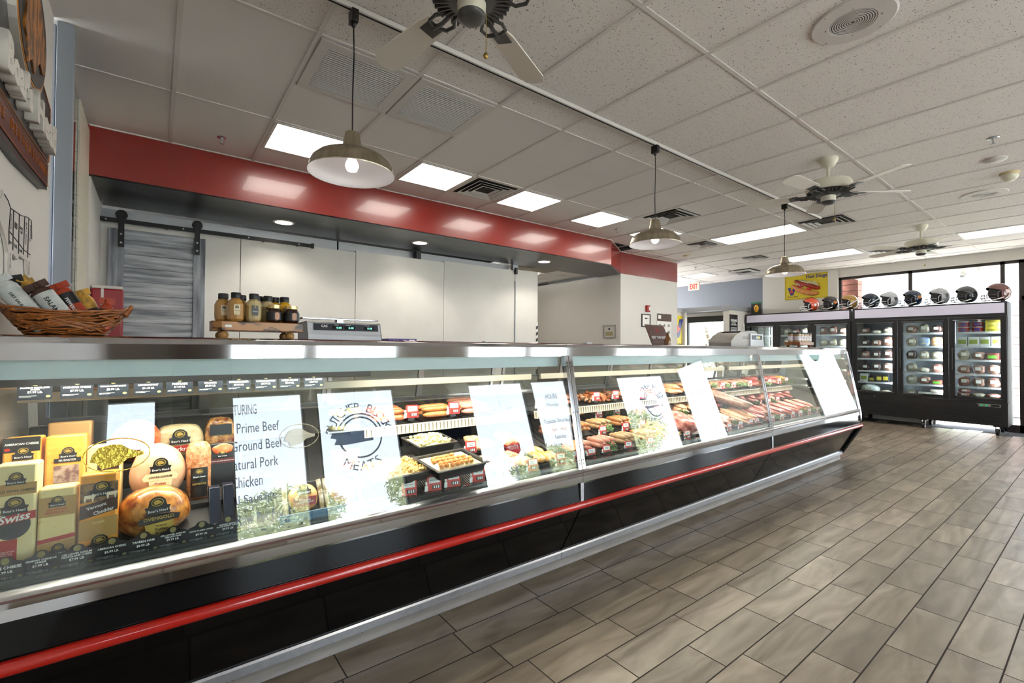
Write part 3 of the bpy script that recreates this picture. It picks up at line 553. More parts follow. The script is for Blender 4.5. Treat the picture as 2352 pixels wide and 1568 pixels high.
# ================================================================ REFRIGERATED DISPLAY CASES
# profile of the front, (Y, Z)
DECKM = mt('deck_black', '#17181a', .45); WARM = mt('case_light', '#fff3dd', .5, em=4, ecol='#ffe9c8'); INW = mt('case_white', '#d9dcdf', .35)
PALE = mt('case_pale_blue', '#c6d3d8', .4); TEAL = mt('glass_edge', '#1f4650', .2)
def deck_z(y): return .655+(y-1.95)*.30
SX = [(-.447, 1.955, 'left'), (1.955, 4.395, 'middle'), (4.395, 6.72, 'right')]
CASES = []
for ci, (x0, x1, pos) in enumerate(SX):
    t_ = thing('display_case', ['long refrigerated deli case at the left, full of cheeses and cold cuts', 'middle refrigerated case holding sausages and pork', 'right-hand end refrigerated case holding steaks, beside the open floor'][ci], 'display case', (0, 0, 0), group='refrigerated counter cases')
    CASES.append(t_); e = .0015; a, c = x0+e, x1-e
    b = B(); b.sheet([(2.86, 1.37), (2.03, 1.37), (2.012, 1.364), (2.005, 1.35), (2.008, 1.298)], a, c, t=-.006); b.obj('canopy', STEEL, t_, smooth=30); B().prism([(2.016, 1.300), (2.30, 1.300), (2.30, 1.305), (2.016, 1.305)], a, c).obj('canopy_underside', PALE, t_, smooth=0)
    B().prism([(2.046, 1.236), (2.058, 1.236), (2.058, 1.299), (2.046, 1.299)], a+.03, c-.03).obj('canopy_reflection_panel', PALE, t_, smooth=0)  # pale blue panel added to imitate the ceiling reflection below the canopy
    bx(a+.05, c-.05, 2.075, 2.10, 1.268, 1.286).obj('light_tube', WARM, t_)
    l = bpy.data.objects.new('case_lamp', bpy.data.lights.new('case_lamp', 'AREA')); C.objects.link(l); l.parent = t_; l.data.shape = 'RECTANGLE'; l.data.size = x1-x0-.15; l.data.size_y = .03; l.data.energy = 15 if ci == 0 else 10; l.data.color = (1, .91, .78)
    l.matrix_world = Matrix.Translation(((x0+x1)/2, 2.09, 1.262)) @ Matrix.Rotation(.12, 4, 'X')
    # front glass leans out towards the floor
    def gq(y0, z0, y1, z1, xa, xb, tk=.006):
        d = Vector((0, y1-y0, z1-z0)).normalized(); nrm = Vector((0, -d.z, d.y))*tk
        vs = [(xa, y0, z0), (xb, y0, z0), (xb, y1, z1), (xa, y1, z1)]; return B().add(vs+[tuple(Vector(v)-nrm) for v in vs], [(3, 2, 1, 0), (4, 5, 6, 7), (0, 1, 5, 4), (1, 2, 6, 5), (2, 3, 7, 6), (3, 0, 4, 7)])
    gq(1.874, .642, 1.996, 1.296, a+.012, c-.012).obj('front_glass', CASEGLASS, t_, smooth=0)
    for k, xs_ in enumerate((a, c-.030)):
        st = B().prism([(1.866, .635), (1.990, 1.300), (2.020, 1.300), (1.896, .635)], xs_, xs_+.030); st.m = 1
        for f_ in (.06, .09, .5, .91, .94): st.cyl((xs_+.015, 1.866+.124*f_+.002, .635+.665*f_), (xs_+.015, 1.866+.124*f_-.002, .635+.665*f_), .004, n=8)
        st.obj('glass_stile', [STEEL, INK], t_, bev=.003)
    # ledge, concave chrome, black panels, bumper, toe kick
    B().prism([(1.905, .648), (1.862, .642), (1.852, .632), (1.858, .622), (1.905, .622)], a, c).obj('ledge', BRUSH, t_, smooth=40)
    B().prism([(1.860, .622), (1.865, .602), (1.860, .570), (1.90, .570), (1.90, .622)], a, c).obj('chrome_band', STEEL, t_, smooth=0)
    B().prism([(1.868, .569), (1.866, .560), (1.858, .452), (1.95, .452), (1.95, .569)], a+.004, c-.004).obj('upper_panel', BLACK, t_, smooth=0)
    B().prism([(1.866, .440), (2.048, .108), (2.075, .108), (1.93, .452), (1.866, .452)], a+.004, c-.004).obj('lower_panel', BLACK, t_, smooth=0)
    b = B(); b.tube([(a, 1.850, .446), (c, 1.850, .446)], .021, n=14); b.m = 1; b.box(a, c, 1.851, 1.866, .434, .458); b.obj('bumper', [RED, mt('bumper_edge', '#6f0d08', .3)], t_, smooth=60)
    B().prism([(2.046, .108), (2.040, .100), (2.040, .066), (2.10, .066), (2.10, .108)], a, c).obj('toe_kick', BRUSH, t_, smooth=0)
    bx(a, c, 2.095, 2.80, .0, .45).obj('base', BLACKP, t_, smooth=0)
    # tub and decks
    b = B(); b.prism([(1.895, .57), (1.895, .65), (1.925, .65), (2.66, .868), (2.72, 1.0), (2.76, 1.0), (2.80, .60), (2.80, .44), (1.95, .44)], a+.006, c-.006); b.obj('tub', DECKM, t_, smooth=0)
    b = B(); b.box(a+.02, c-.02, 1.900, 1.915, .65, .675); b.obj('product_stop', clear('clear_acrylic', '#e8f2f4', 1.2), t_, smooth=0)
    # upper lit shelf on brackets
    b = B(); b.box(a+.04, c-.04, 2.30, 2.62, 1.158, 1.166); b.obj('top_shelf', clear('shelf_glass', '#e2efee', 1.2), t_, smooth=0)
    b = B(); b.box(a+.04, c-.04, 2.285, 2.302, 1.142, 1.178); b.obj('shelf_rail', mt('shelf_rail_grey', '#8f877b', .35, .3), t_, bev=.002); bx(a+.08, c-.08, 2.303, 2.315, 1.142, 1.154).obj('shelf_light', WARM, t_)
    l = bpy.data.objects.new('shelf_lamp', bpy.data.lights.new('shelf_lamp', 'AREA')); C.objects.link(l); l.parent = t_; l.data.shape = 'RECTANGLE'; l.data.size = x1-x0-.2; l.data.size_y = .02; l.data.energy = 3.5; l.data.color = (1, .90, .76); l.location = ((x0+x1)/2, 2.315, 1.135)
    # middle shelf
    sxa = .84 if ci == 0 else a+.04; sxb = c-.04 if ci < 2 else 6.05
    b = B(); b.box(sxa, sxb, 2.36, 2.66, .912, .920); b.obj('middle_shelf', BRUSH, t_)
    b = B(); b.prism([(2.345, .873), (2.351, .873), (2.361, .922), (2.355, .922)], sxa, sxb)
    k = sxa+.01
    while k < sxb-.01: b.m = 1; b.box(k, k+.0022, 2.3435, 2.358, .876, .918); k += .024
    b.obj('ribbed_shelf_front', [mt('rib_plastic', '#b3ab9c', .3), mt('rib_dark', '#746d62', .4)], t_, smooth=0)
    b = B()
    for xq in (sxa+.02, (sxa+sxb)/2, sxb-.02): b.prism([(2.36, .905), (2.66, .912), (2.66, .84)], xq-.002, xq+.002)
    b.obj('shelf_bracket', BRUSH, t_, smooth=0)
    # rear sliding doors
    n = 4; wd = (c-a-.06)/n
    for k in range(n):
        xa = a+.03+k*wd; yo = .012 if k % 2 else 0; d_ = B(); y0, z0, y1, z1 = 2.74+yo, 1.005, 2.66+yo, 1.345
        def bar(xa_, xb_, f0, f1):
            P = lambda f: (y0+(y1-y0)*f, z0+(z1-z0)*f)
            p, q = P(f0), P(f1); d_.prism([p, q, (q[0]+.016, q[1]+.003), (p[0]+.016, p[1]+.003)], xa_, xb_)
        bar(xa, xa+.022, 0, 1); bar(xa+wd-.022, xa+wd, 0, 1); bar(xa, xa+wd, 0, .07); bar(xa, xa+wd, .93, 1)
        f_ = d_.obj('rear_door', ALU, t_, smooth=0); gq(y0+.006, z0, y1+.006, z1, xa+.02, xa+wd-.02, .004).obj('pane', clear('rear_pane', '#d2d5d2', 1.0), f_, smooth=0)
    # end walls
    for k, xe in enumerate((a+.002, c-.008)):
        poly = [(1.90, .65), (2.01, 1.30), (2.64, 1.30), (2.70, 1.0), (2.66, .868)]
        if ci < 2 and k == 1 or ci > 0 and k == 0: continue
        B().prism(poly, xe, xe+.006).obj('end_glass', [clear('end_glass', '#eee6d6', 1.0) if ci == 2 else mt('end_liner', '#b9b3a8', .25, .6)][0], t_, smooth=0)
    if ci < 2:   # joint covers
        b = B(); b.box(c-.026, c, 1.853, 1.870, .458, .569); b.obj('joint_cover', BRUSH, t_, bev=.002)
    else:
        xe = c
        b = B(); b.prism([(1.93, .452), (2.075, .108), (2.11, .06), (2.80, .06), (2.80, 1.0), (2.86, 1.37), (2.04, 1.37), (1.905, .64), (1.90, .45)], xe+.002, xe+.006); b.m = 0
        B().tube([(xe+.012, 2.86, 1.362), (xe+.012, 2.05, 1.362), (xe+.012, 2.018, 1.355), (xe+.012, 2.003, 1.325), (xe+.012, 1.872, .65), (xe+.012, 1.862, .59), (xe+.012, 1.858, .50)], .016, n=12).obj('end_tube', STEEL, t_, smooth=60)
        B().prism([(1.858, .50), (1.862, .62), (2.06, .62), (2.06, .50)], xe-.002, xe+.014).obj('end_chrome', STEEL, t_, bev=.003)
        B().prism([(1.862, .50), (2.80, .50), (2.80, .07), (2.066, .07), (2.05, .10), (1.87, .44)], xe-.001, xe+.012).obj('end_panel', BLACKP, t_, smooth=0)
        B().tube([(xe+.012, 1.855, .43), (xe+.012, 2.05, .09)], .02, n=10).obj('end_leg_tube', BLACKP, t_, smooth=60)
        B().tube([(xe, 1.850, .446), (xe+.02, 1.853, .446), (xe+.033, 1.88, .446), (xe+.033, 2.75, .446)], .021, n=12).obj('end_bumper', RED, t_, smooth=60)
    # maker's plate
    bx_ = {0: (.735, .877), 1: (3.06, 3.19), 2: (5.62, 5.73)}[ci]; xm = (bx_[0]+bx_[1])/2; hw = (bx_[1]-bx_[0])/2
    b = B(); b.box(xm-hw, xm+hw, 2.003, 2.0065, 1.318, 1.352); pl_ = b.obj('maker_plate', mt('plate_red', '#b3122a', .3), t_, bev=.001)
    b = B()
    for q in ((xm-hw, xm+hw, 1.318, 1.3195), (xm-hw, xm+hw, 1.3505, 1.352)): b.box(q[0], q[1], 2.0025, 2.003, q[2], q[3])
    b.obj('border', CARD, pl_, smooth=0); text('McCray', WINK, FR(xm, 2.0022, 1.335), w=hw*1.7, h=.022, parent=pl_, bold=.02)
# tiled plinth under the cases
b = B(); b.prism([(2.076, .066), (2.070, .02), (2.060, .002), (2.10, .002), (2.10, .066)], -.45, 6.72); b.m = 1
k = -.28
while k < 6.7: b.box(k, k+.0018, 2.0725, 2.077, .02, .064); k += .51
struct('baseboard_front', b, [mt('base_tile', '#6e655b', .4, n=(5, .3, .7), col2='#59514a', st=(1, 6, 6)), GROUT], label='wood-look tile base under the counter cases')
# wet floor sign feet behind the far end (red base seen past the case)
t_ = thing('floor_stand', 'low red two-footed stand on the floor behind the right end of the cases', 'stand', (7.0, 2.28, 0))
b = B(); b.prism([(-.05, 0), (.12, 0), (.12, .02), (.10, .035), (-.05, .02)], -.12, -.06, 'y'); b.obj('foot', REDTAG, t_); b = B(); b.prism([(-.05, 0), (.12, 0), (.12, .02), (.10, .035), (-.05, .02)], .06, .12, 'y'); b.obj('foot', REDTAG, t_)
B().tube([(0, -.09, .02), (0, -.09, .22), (0, .09, .22), (0, .09, .02)], .012, n=8).obj('frame', REDTAG, t_)
# ================================================================ GOODS IN THE LEFT CASE
b = B(); b.prism([(1.925, .63), (1.925, .66), (2.14, .66), (2.14, .735), (2.36, .735), (2.36, .865), (2.62, .865), (2.62, .63)], -.438, .38); b.obj('stepped_tier', DECKM, CASES[0], smooth=0)
BLK = mt('label_black', '#15171a', .35); DKNAVY = mt('card_navy', '#10141b', .25); CREAM = mt('label_cream', '#d9c9a0', .5); LRED = mt('label_red', '#a3231c', .4); TAN = mt('label_tan', '#a98445', .5); BRN = mt('label_brown', '#3b231a', .45)
WRAP = clear('plastic_wrap', '#f6f6f4', 1.1, rough=.08)
def badge(par, M, s_=.03, txt=True):
    """black arched maker's badge with a gold oval"""
    b = B(); b.M = M; t = .0012
    b.prism([(-1.25*s_, -.9*s_), (1.25*s_, -.9*s_), (1.12*s_, -.45*s_), (1.3*s_, .0), (.95*s_, .05*s_), (.8*s_, .75*s_), (.45*s_, 1.1*s_), (0, 1.22*s_), (-.45*s_, 1.1*s_), (-.8*s_, .75*s_), (-.95*s_, .05*s_), (-1.3*s_, 0), (-1.12*s_, -.45*s_)], 0, t, 'z')
    b.m = 1; b.M = M; n = 20
    b.prism([(.62*s_*math.cos(2*pi*i/n), .5*s_+.48*s_*math.sin(2*pi*i/n)) for i in range(n)], t, t*1.5, 'z'); b.m = 0
    b.prism([(.54*s_*math.cos(2*pi*i/n), .5*s_+.40*s_*math.sin(2*pi*i/n)) for i in range(n)], t*1.5, t*1.9, 'z'); b.m = 1
    b.prism([(-.40*s_, .55*s_), (-.2*s_, .75*s_), (.1*s_, .78*s_), (.3*s_, .6*s_), (.44*s_, .45*s_), (.36*s_, .32*s_), (.1*s_, .3*s_), (-.15*s_, .2*s_), (-.34*s_, .32*s_)], t*1.9, t*2.3, 'z'); b.M = Matrix()
    o = b.obj('brand_badge', [BLK, GOLD], par, smooth=0)
    if txt: text("Boar's Head", WINK, M @ Matrix.Translation((0, -.5*s_, t*1.2)), w=1.95*s_, parent=o, bold=.01)
    return o
def band(par, x0, x1, z0, z1, m_, name='label_band', y=-.001, sl=0):
    b = B(); b.add([(x0, y, z0), (x1, y, z0+sl), (x1, y, z1+sl), (x0, y, z1), (x0, 0, z0), (x1, 0, z0+sl), (x1, 0, z1+sl), (x0, 0, z1)], [(0, 1, 2, 3), (7, 6, 5, 4), (0, 4, 5, 1), (1, 5, 6, 2), (2, 6, 7, 3), (3, 7, 4, 0)])
    return b.obj(name, m_, par, smooth=0)
def fr(x, z, y=-.0012, a=0): return frame((x, y, z), (math.cos(a), 0, math.sin(a)), (0, -1, 0))
def cheese(label, x, y, z, w_, h, d, m_, lean=.10, name='cheese_block', cat='cheese'):
    t_ = thing(name, label, cat, (x, y, z+d*math.sin(lean)+.001), rot=(-lean, 0, 0)); bx(-w_/2, w_/2, 0, d, 0, h).obj('block', m_, t_, bev=.008, seg=3); return t_
SWI = mt('cheese_swiss', '#d8c68c', .35, n=(18, .3, .8), col2='#e2d4a2'); ORG = mt('cheese_orange', '#e0942f', .35, n=(60, .3, .7), col2='#e8a848'); JAL = mt('cheese_pepper', '#dcc88a', .35, n=(35, .62, .75), col2='#9c5a2c'); CHD = mt('cheese_cheddar', '#dc9634', .3, n=(10, .3, .7), col2='#d08a2c')
PRO = mt('cheese_provolone', '#d9c088', .35)
# swiss
t_ = cheese('pale Swiss cheese block with red and black label, front left corner', -.362, 2.0, .66, .095, .31, .10, SWI)
band(t_, -.046, .046, .215, .25, TAN); text('MILD SWISS CHEESE', INK, fr(0, .228), w=.086, parent=t_, bold=.02); badge(t_, fr(0, .262), .018)
b = B(); disc(b, fr(-.004, .125), .040, .040); t2 = b.obj('round_label', mt('label_dark', '#1a2026', .4), t_, smooth=0); band(t_, -.046, .046, .128, .152, LRED, y=-.0035, sl=.012)
text('Swiss', WINK, fr(0, .148, -.0045, .12), w=.07, parent=t_, bold=.02, shear=.3); badge(t_, fr(0, .182, -.003), .024); band(t_, -.042, .008, .0, .085, LRED); text('Aged Over 60 Days\nSuitable For A\nVegetarian Diet', WINK, fr(-.017, .045), w=.042, parent=t_)
# jalapeno
t_ = cheese('cream pepper jack cheese block with brown flecks and two tan label bands', -.268, 2.0, .66, .088, .225, .09, JAL)
band(t_, -.043, .043, .135, .195, TAN); badge(t_, fr(0, .178), .016); text('JALAPENO\nPEPPER JACK', LRED, fr(0, .150), w=.055, parent=t_, bold=.01); band(t_, -.043, .043, .055, .068, LRED, sl=.008); band(t_, -.043, .043, .0, .054, TAN, sl=.006); badge(t_, fr(.004, .030), .017)
# vermont cheddar
t_ = cheese('orange Vermont cheddar block with brown label and cow picture', -.168, 1.99, .66, .096, .255, .085, CHD)
band(t_, -.047, .047, .165, .225, mt('label_sepia', '#8a6a42', .5, n=(40, .4, .6), col2='#4a3220')); band(t_, -.047, .047, .112, .155, BRN, sl=.020, y=-.002); text('Vermont', WINK, fr(-.006, .150, -.003, .22), w=.05, parent=t_, bold=.02); text('Cheddar', WINK, fr(.012, .133, -.003, .22), w=.052, parent=t_, bold=.02)
band(t_, -.047, .047, .045, .108, TAN, sl=.006); text('CHEESE', CREAM, fr(.0, .098, -.002, .1), w=.03, parent=t_); badge(t_, fr(.006, .20), .024); badge(t_, fr(.004, .030, -.002), .024, False)
b = B(); 
for cx_, cz_ in ((-.024, .178), (.032, .182)):
    b.M = fr(cx_, cz_, -.002); b.prism([(-.014, 0), (-.012, -.012), (-.009, -.012), (-.008, -.002), (.006, -.002), (.007, -.012), (.010, -.012), (.011, 0), (.016, .006), (.012, .010), (-.012, .009)], 0, .001, 'z')
b.M = Matrix(); b.obj('cow_picture', mt('cow_print', '#e0d2b8', .6), t_, smooth=0)
# american, muenster, provolone (second tier)
t_ = cheese('American cheese box with black top band on the second tier', -.385, 2.22, .735, .092, .285, .10, mt('box_orange', '#e7a03c', .4)); band(t_, -.045, .045, .235, .284, BLK); text('AMERICAN CHEESE', WINK, fr(0, .262), w=.082, parent=t_, bold=.01); badge(t_, fr(.004, .228, -.002), .021); band(t_, -.045, .045, .196, .1975, BLK); text('WHOLE MILK', INK, fr(0, .205), w=.05, parent=t_, bold=.01)
b = B(); disc(b, fr(-.034, .245, -.002), .007, .005); b.obj('seal', LRED, t_, smooth=0)
t_ = cheese('deep orange Muenster cheese block on the second tier', -.275, 2.22, .735, .108, .28, .10, ORG); badge(t_, fr(.006, .215), .019); band(t_, -.030, .040, .185, .200, BLK, y=-.002); text('MUENSTER', WINK, fr(.005, .1925, -.003), w=.045, parent=t_, bold=.01)
band(t_, -.030, .036, .115, .175, mt('label_mauve', '#6b4a46', .5, n=(50, .4, .6), col2='#b09a86')); band(t_, -.030, .036, .105, .112, BRN)
t_ = cheese('tall provolone cheese block behind the gold oval sticker', -.170, 2.22, .735, .10, .235, .09, PRO); band(t_, -.02, .040, .02, .20, BRN); text('Provolone', WINK, fr(.01, .115, -.002), w=.05, parent=t_, bold=.01)
t_ = cheese('tan square cheese block at the back, only its top showing', -.285, 2.42, .865, .125, .175, .09, mt('cheese_tan', '#bd945a', .4)); text('BOLD', INK, fr(0, .12), w=.04, parent=t_)
t_ = cheese('small orange cheese carton on the rear ledge by the left end', -.405, 2.52, 1.175, .06, .065, .05, mt('box_orange', '#e7a03c', .4), 0); band(t_, -.028, .028, .012, .04, BRN); badge(t_, fr(.006, .045, -.002), .012)
# ham, turkeys
HAM = mt('smoked_ham', '#b8502c', .3, n=(50, .3, .75), col2='#d98a5a', b=(40, .3)); TUR = mt('pale_turkey', '#d0a07c', .25, n=(30, .3, .7), col2='#deb492', b=(30, .15)); OVG = mt('roast_turkey', '#7e3210', .25, n=(32, .34, .66), col2='#e2a452', b=(35, .4), det=6); PEP = mt('pepper_log', '#a5643a', .4, n=(60, .35, .65), col2='#c99a72', b=(90, .5))
t_ = thing('ham', 'rounded smoked ham behind the gold oval sticker', 'ham', (-.085, 2.46, .865)); B().ell((0, 0, .085), (.085, .075, .085), 24, 14, .02, seed=3).obj('ham_body', HAM, t_, smooth=70); b = B(); disc(b, frame((-.01, -.076, .10), (1, 0, 0), (0, -1, .1)), .045, .035); b.obj('label', LRED, t_, smooth=0)
t_ = thing('turkey_breast', 'pale oven roasted turkey breast with cream label above the browned one', 'turkey breast', (-.012, 2.25, .735)); B().ell((0, 0, .115), (.088, .078, .115), 28, 16, .022, seed=5).obj('meat', TUR, t_, smooth=70)
b = B(); M_ = frame((.006, -.080, .115), (1, 0, 0), (.02, -1, .08)); b.M = M_; b.prism([(-.05, -.012), (.05, -.012), (.055, .0), (.044, .014), (-.044, .014), (-.055, 0)], 0, .001, 'z'); b.prism([(-.032, -.045), (.032, -.045), (.036, -.013), (-.036, -.013)], 0, .001, 'z'); b.M = Matrix(); o = b.obj('label', CREAM, t_, smooth=0)
badge(t_, M_ @ Matrix.Translation((0, .040, 0)), .026); text('LOWER SODIUM', INK, M_ @ Matrix.Translation((0, .001, .0015)), w=.07, parent=o, bold=.01); text('Turkey\nBreast', LRED, M_ @ Matrix.Translation((0, -.03, .0015)), w=.035, parent=o, bold=.02)
t_ = thing('turkey_breast', 'large browned oven-roasted turkey breast in the front row', 'turkey breast', (-.022, 2.075, .66)); B().ell((0, 0, .092), (.105, .085, .092), 36, 20, .022, seed=9).obj('meat', OVG, t_, smooth=70)
B().ell((0, .0, .093), (.108, .088, .0945), 30, 16, .024, seed=9).obj('wrap', clear('shrink_wrap', '#f8f4ee', .9, rough=.12), t_, smooth=70)
b = B(); M_ = frame((.012, -.089, .085), (1, 0, .05), (.05, -1, .12)); b.M = M_; b.prism([(-.055, -.010), (.055, -.006), (.060, .010), (.03, .017), (0, .019), (-.03, .016), (-.058, .008)], 0, .0012, 'z'); b.m = 1; b.prism([(-.034, -.055), (.034, -.052), (.040, -.008), (-.040, -.011)], 0, .001, 'z'); b.M = Matrix(); o = b.obj('label', [BLK, mt('label_olive', '#b59a3a', .45)], t_, smooth=0)
badge(t_, M_ @ Matrix.Translation((-.002, .045, 0)), .028); text('OVENGOLD', GOLD, M_ @ Matrix.Translation((0, .006, .002)), w=.085, parent=o, bold=.02); text('Roasted', INK, M_ @ Matrix.Translation((.005, -.019, .002)), w=.03, parent=o); text('Turkey\nBreast', INK, M_ @ Matrix.Translation((.005, -.038, .002)), w=.038, parent=o, bold=.02)
t_ = thing('pepperoni_log', 'upright speckled pepperoni log with a black label', 'pepperoni', (.118, 2.19, .735), rot=(-.1, 0, 0)); B().lathe([(.036, 0), (.042, .01), (.043, .18), (.040, .205), (.028, .222), (.006, .228)], (0, .043, 0), 28, sq=(1, 1)).obj('log', PEP, t_, smooth=60)
b = B(); b.add([( .0445*math.sin(a), .043-.0445*math.cos(a), z) for z in (.01, .125) for a in [-.7+1.4*k/8 for k in range(9)]], [(k, k+1, k+10, k+9) for k in range(8)]); o = b.obj('label', BLK, t_); text('PEPPERONI', GOLD, fr(0, .062, -.0025), w=.045, parent=o, bold=.02); badge(t_, fr(0, .100, -.0025), .020)
def bag(name, label, cat, x, y, z, w_, h, m_, lean=.15, d=.03, seed=1, bands=(), grp=None):
    t_ = thing(name, label, cat, (x, y, z+.004), rot=(-lean, 0, 0), group=grp); b = B(); b.ell((0, d, h/2), (w_/2, d, h/2), 24, 14, .03, .55, seed); b.obj('bag', m_, t_, smooth=60)
    for (z0, z1, mm, s_) in bands:
        o = band(t_, -w_*.36, w_*.36, z0*h, z1*h, mm, name='label', y=-.004)
        if s_: text(s_, WINK, fr(0, (z0+z1)*h/2, -.0055), w=w_*.62, parent=o, bold=.01)
    return t_
KRA = mt('kraut_bag', '#d3c39a', .15, n=(25, .3, .7), col2='#b8a880', b=(22, .9)); t_ = bag('sauerkraut_bag', 'glossy clear bag of sauerkraut on the back tier', 'sauerkraut', .062, 2.44, .865, .175, .135, KRA, bands=((.12, .32, LRED, 'Sauerkraut'),)); badge(t_, fr(0, .078, -.006), .030)
SAL = mt('salami_bag', '#5a2a22', .12, n=(30, .35, .65), col2='#b08a52', b=(25, .9)); t_ = bag('salami_pack', 'crinkled clear pack of dark salami on the back tier by the glare', 'cold cuts', .212, 2.42, .865, .118, .155, SAL, bands=((.5, .8, BLK, None),))
t_ = thing('ham_pack', 'black-backed pack of Italian roasted uncured ham standing upright', 'cold cuts', (.205, 2.27, .735), rot=(-.12, 0, 0)); bx(-.045, .045, 0, .03, 0, .20).obj('pack', BLK, t_, bev=.005); B().ell((0, 0, .172), (.04, .006, .022), 16, 8, .05, seed=4).obj('ham_slices', HAM, t_, smooth=60); band(t_, -.044, .044, .115, .135, mt('label_wine', '#4a1a1c', .4), y=-.002); text('ITALIAN ROASTED UNCURED HAM', WINK, fr(0, .125, -.003), w=.084, parent=t_); badge(t_, fr(0, .153, -.003), .016)
b = B()
for k in range(5): b.prism([(2.02, .66), (2.13, .66), (2.13, .80+.004*k), (2.09, .80+.004*k)], .158+.045*k-.016, .158+.045*k+.020)
tag(b.obj('card_rack', mt('rack_navy', '#161d2c', .25), bev=.002), 'dark stepped plastic rack between the pepperoni and the steel tray', 'rack')
# black price cards
def price_card(x, y, z, name, price, label, w_=.106, h=.072, arch=True, grp='black price cards at the front'):
    t_ = thing('price_card', label, 'price card', (x, y, z), rot=(-.10, 0, 0), group=grp); b = B()
    if arch: pts = [(-w_/2, 0), (w_/2, 0), (w_/2, h*.66), (w_*.42, h*.74), (w_*.24, h*.80), (w_*.14, h*.95), (0, h), (-w_*.14, h*.95), (-w_*.24, h*.80), (-w_*.42, h*.74), (-w_/2, h*.66)]
    else: pts = [(-w_/2, 0), (w_/2, 0), (w_/2, h), (-w_/2, h)]
    b.prism(pts, -.001, .001, 'y'); b.obj('card', DKNAVY, t_, smooth=0)
    b = B(); n = 18
    b.M = fr(0, h*.82, -.0012); b.prism([(w_*.11*math.cos(2*pi*i/n), h*.13*math.sin(2*pi*i/n)) for i in range(n)], 0, .0006, 'z'); b.M = fr(w_*.38, h*.16, -.0012); b.prism([(w_*.07*math.cos(2*pi*i/n), h*.06*math.sin(2*pi*i/n)) for i in range(n)], 0, .0006, 'z'); b.M = Matrix(); b.obj('emblem', mt('emblem_olive', '#7d7342', .4), t_, smooth=0)
    text(name, WINK, fr(0, h*.56, -.0014), w=min(w_*.84, .0058*max(len(q) for q in name.split('\n'))), parent=t_, bold=.015); text(price+' LB.', WINK, fr(0, h*.38, -.0014), w=w_*.42, parent=t_, bold=.01)
    b = B(); b.box(-w_*.44, w_*.05, -.0016, -.001, h*.19, h*.205); b.box(-w_*.44, -w_*.1, -.0016, -.001, h*.14, h*.155); b.obj('small_print', mt('faint_ink', '#9a9a98', .5), t_, smooth=0)
FC = [(9, 1330, 'SWISS CHEESE', '$7.99'), (92, 1316, 'VERMONT CHEDDAR\nCHEESE', '$7.99'), (176, 1300, '44% LOWER SODIUM\nPROVOLONE CHEESE', '$7.99'), (256, 1283, 'AMERICAN CHEESE', '$5.99'), (329, 1268, 'TAVERN HAM', '$9.99'), (397, 1256, '42% LOWER SODIUM\nDELUXE HAM', '$9.99'), (463, 1243, 'MAPLE GLAZED HONEY', '$9.99'), (524, 1230, 'HICKORY SMOKED\nBLACK FOREST TURKEY', '$9.99')]
for i, (px, py, n_, p_) in enumerate(FC):
    x = hy(px, py, 1.935).x; price_card(x, 1.936+(.003 if i % 2 else 0), .6555, n_, p_, 'black front-row price card reading %s' % n_.replace('\n', ' ').lower(), w_=.083)
UC = [(80, 'JALAPENO PEPPER JACK\nCHEESE', '$7.99'), (177, 'MUENSTER CHEESE', '$7.99'), (260, 'CREAM HAVARTI CHEESE', '$8.99'), (341, 'LONDONPORT', '$11.99'), (413, 'PASTRAMI', '$11.99'), (484, 'BOLOGNA', '$7.99'), (549, 'STRASSBURGER', '$7.99'), (611, 'BLAZING BUFFALO', '$9.99'), (666, 'HARD SALAMI', '$9.99'), (721, 'MAPLE GLAZED', '$10.99')]
tag(bx(-.43, .80, 2.165, 2.180, 1.205, 1.238).obj('card_rail', mt('rail_matte_black', '#07080a', .7, sp=.1), bev=.002), 'long black rail holding the upper row of price cards', 'card rail')
for i, (px, n_, p_) in enumerate(UC):
    x = hy(px, 890, 2.16).x; price_card(x, 2.162, 1.162, n_, p_, 'black upper-row price card reading %s' % n_.replace('\n', ' ').lower(), w_=.084, h=.066, arch=False, grp='black price cards on the upper rail')
# chicken breast packs on the steel-blue tray
BLU = mt('tray_blue_steel', '#5d7486', .25, .6)
t_ = thing('display_tray', 'long blue-grey metal tray holding the two chicken packs', 'tray'); b = B(); b.box(.36, .80, 1.935, 2.35, .662, .668); b.box(.36, .80, 1.930, 1.940, .655, .690); b.obj('tray', BLU, t_, bev=.002)
CHK = mt('chicken_breast', '#c98a4e', .25, n=(12, .3, .7), col2='#dcae76', b=(30, .4)); CW = mt('crinkle_film', '#cfc8b8', .08, n=(30, .4, .6), col2='#8a7c5a', b=(20, 1.2))
for i, (x, lb) in enumerate(((.465, 'left wrapped rotisserie chicken breast pack in the blue tray'), (.625, 'right wrapped rotisserie chicken breast pack in the blue tray'))):
    t_ = thing('chicken_pack', lb, 'chicken breast', (x, 1.985, .672), rot=(-.5, 0, 0)); bx(-.068, .068, .012, .03, 0, .125).obj('backing', BLK, t_, bev=.003); B().ell((0, .012, .062), (.058, .028, .058), 22, 12, .02, seed=i).obj('meat', CHK, t_, smooth=70)
    for s_ in (-1, 1): B().tube([(s_*.068, .01, 0), (s_*.070, .006, .06), (s_*.067, .012, .125)], .010, n=8).obj('film_seam', CW, t_)
    b = B(); b.M = frame((0, -.016, .04), (1, 0, 0), (0, -1, -.35)); b.prism([(-.042, -.018), (.042, -.018), (.046, .016), (-.046, .016)], 0, .001, 'z'); b.M = Matrix(); o = b.obj('label', LRED, t_, smooth=0); text('ROTISSERIE\nCHICKEN BREAST', WINK, frame((0, -.0178, .0395), (1, 0, 0), (0, -1, -.35)), w=.07, parent=o, bold=.01); badge(t_, frame((0, -.015, .085), (1, 0, 0), (0, -1, .25)), .022)
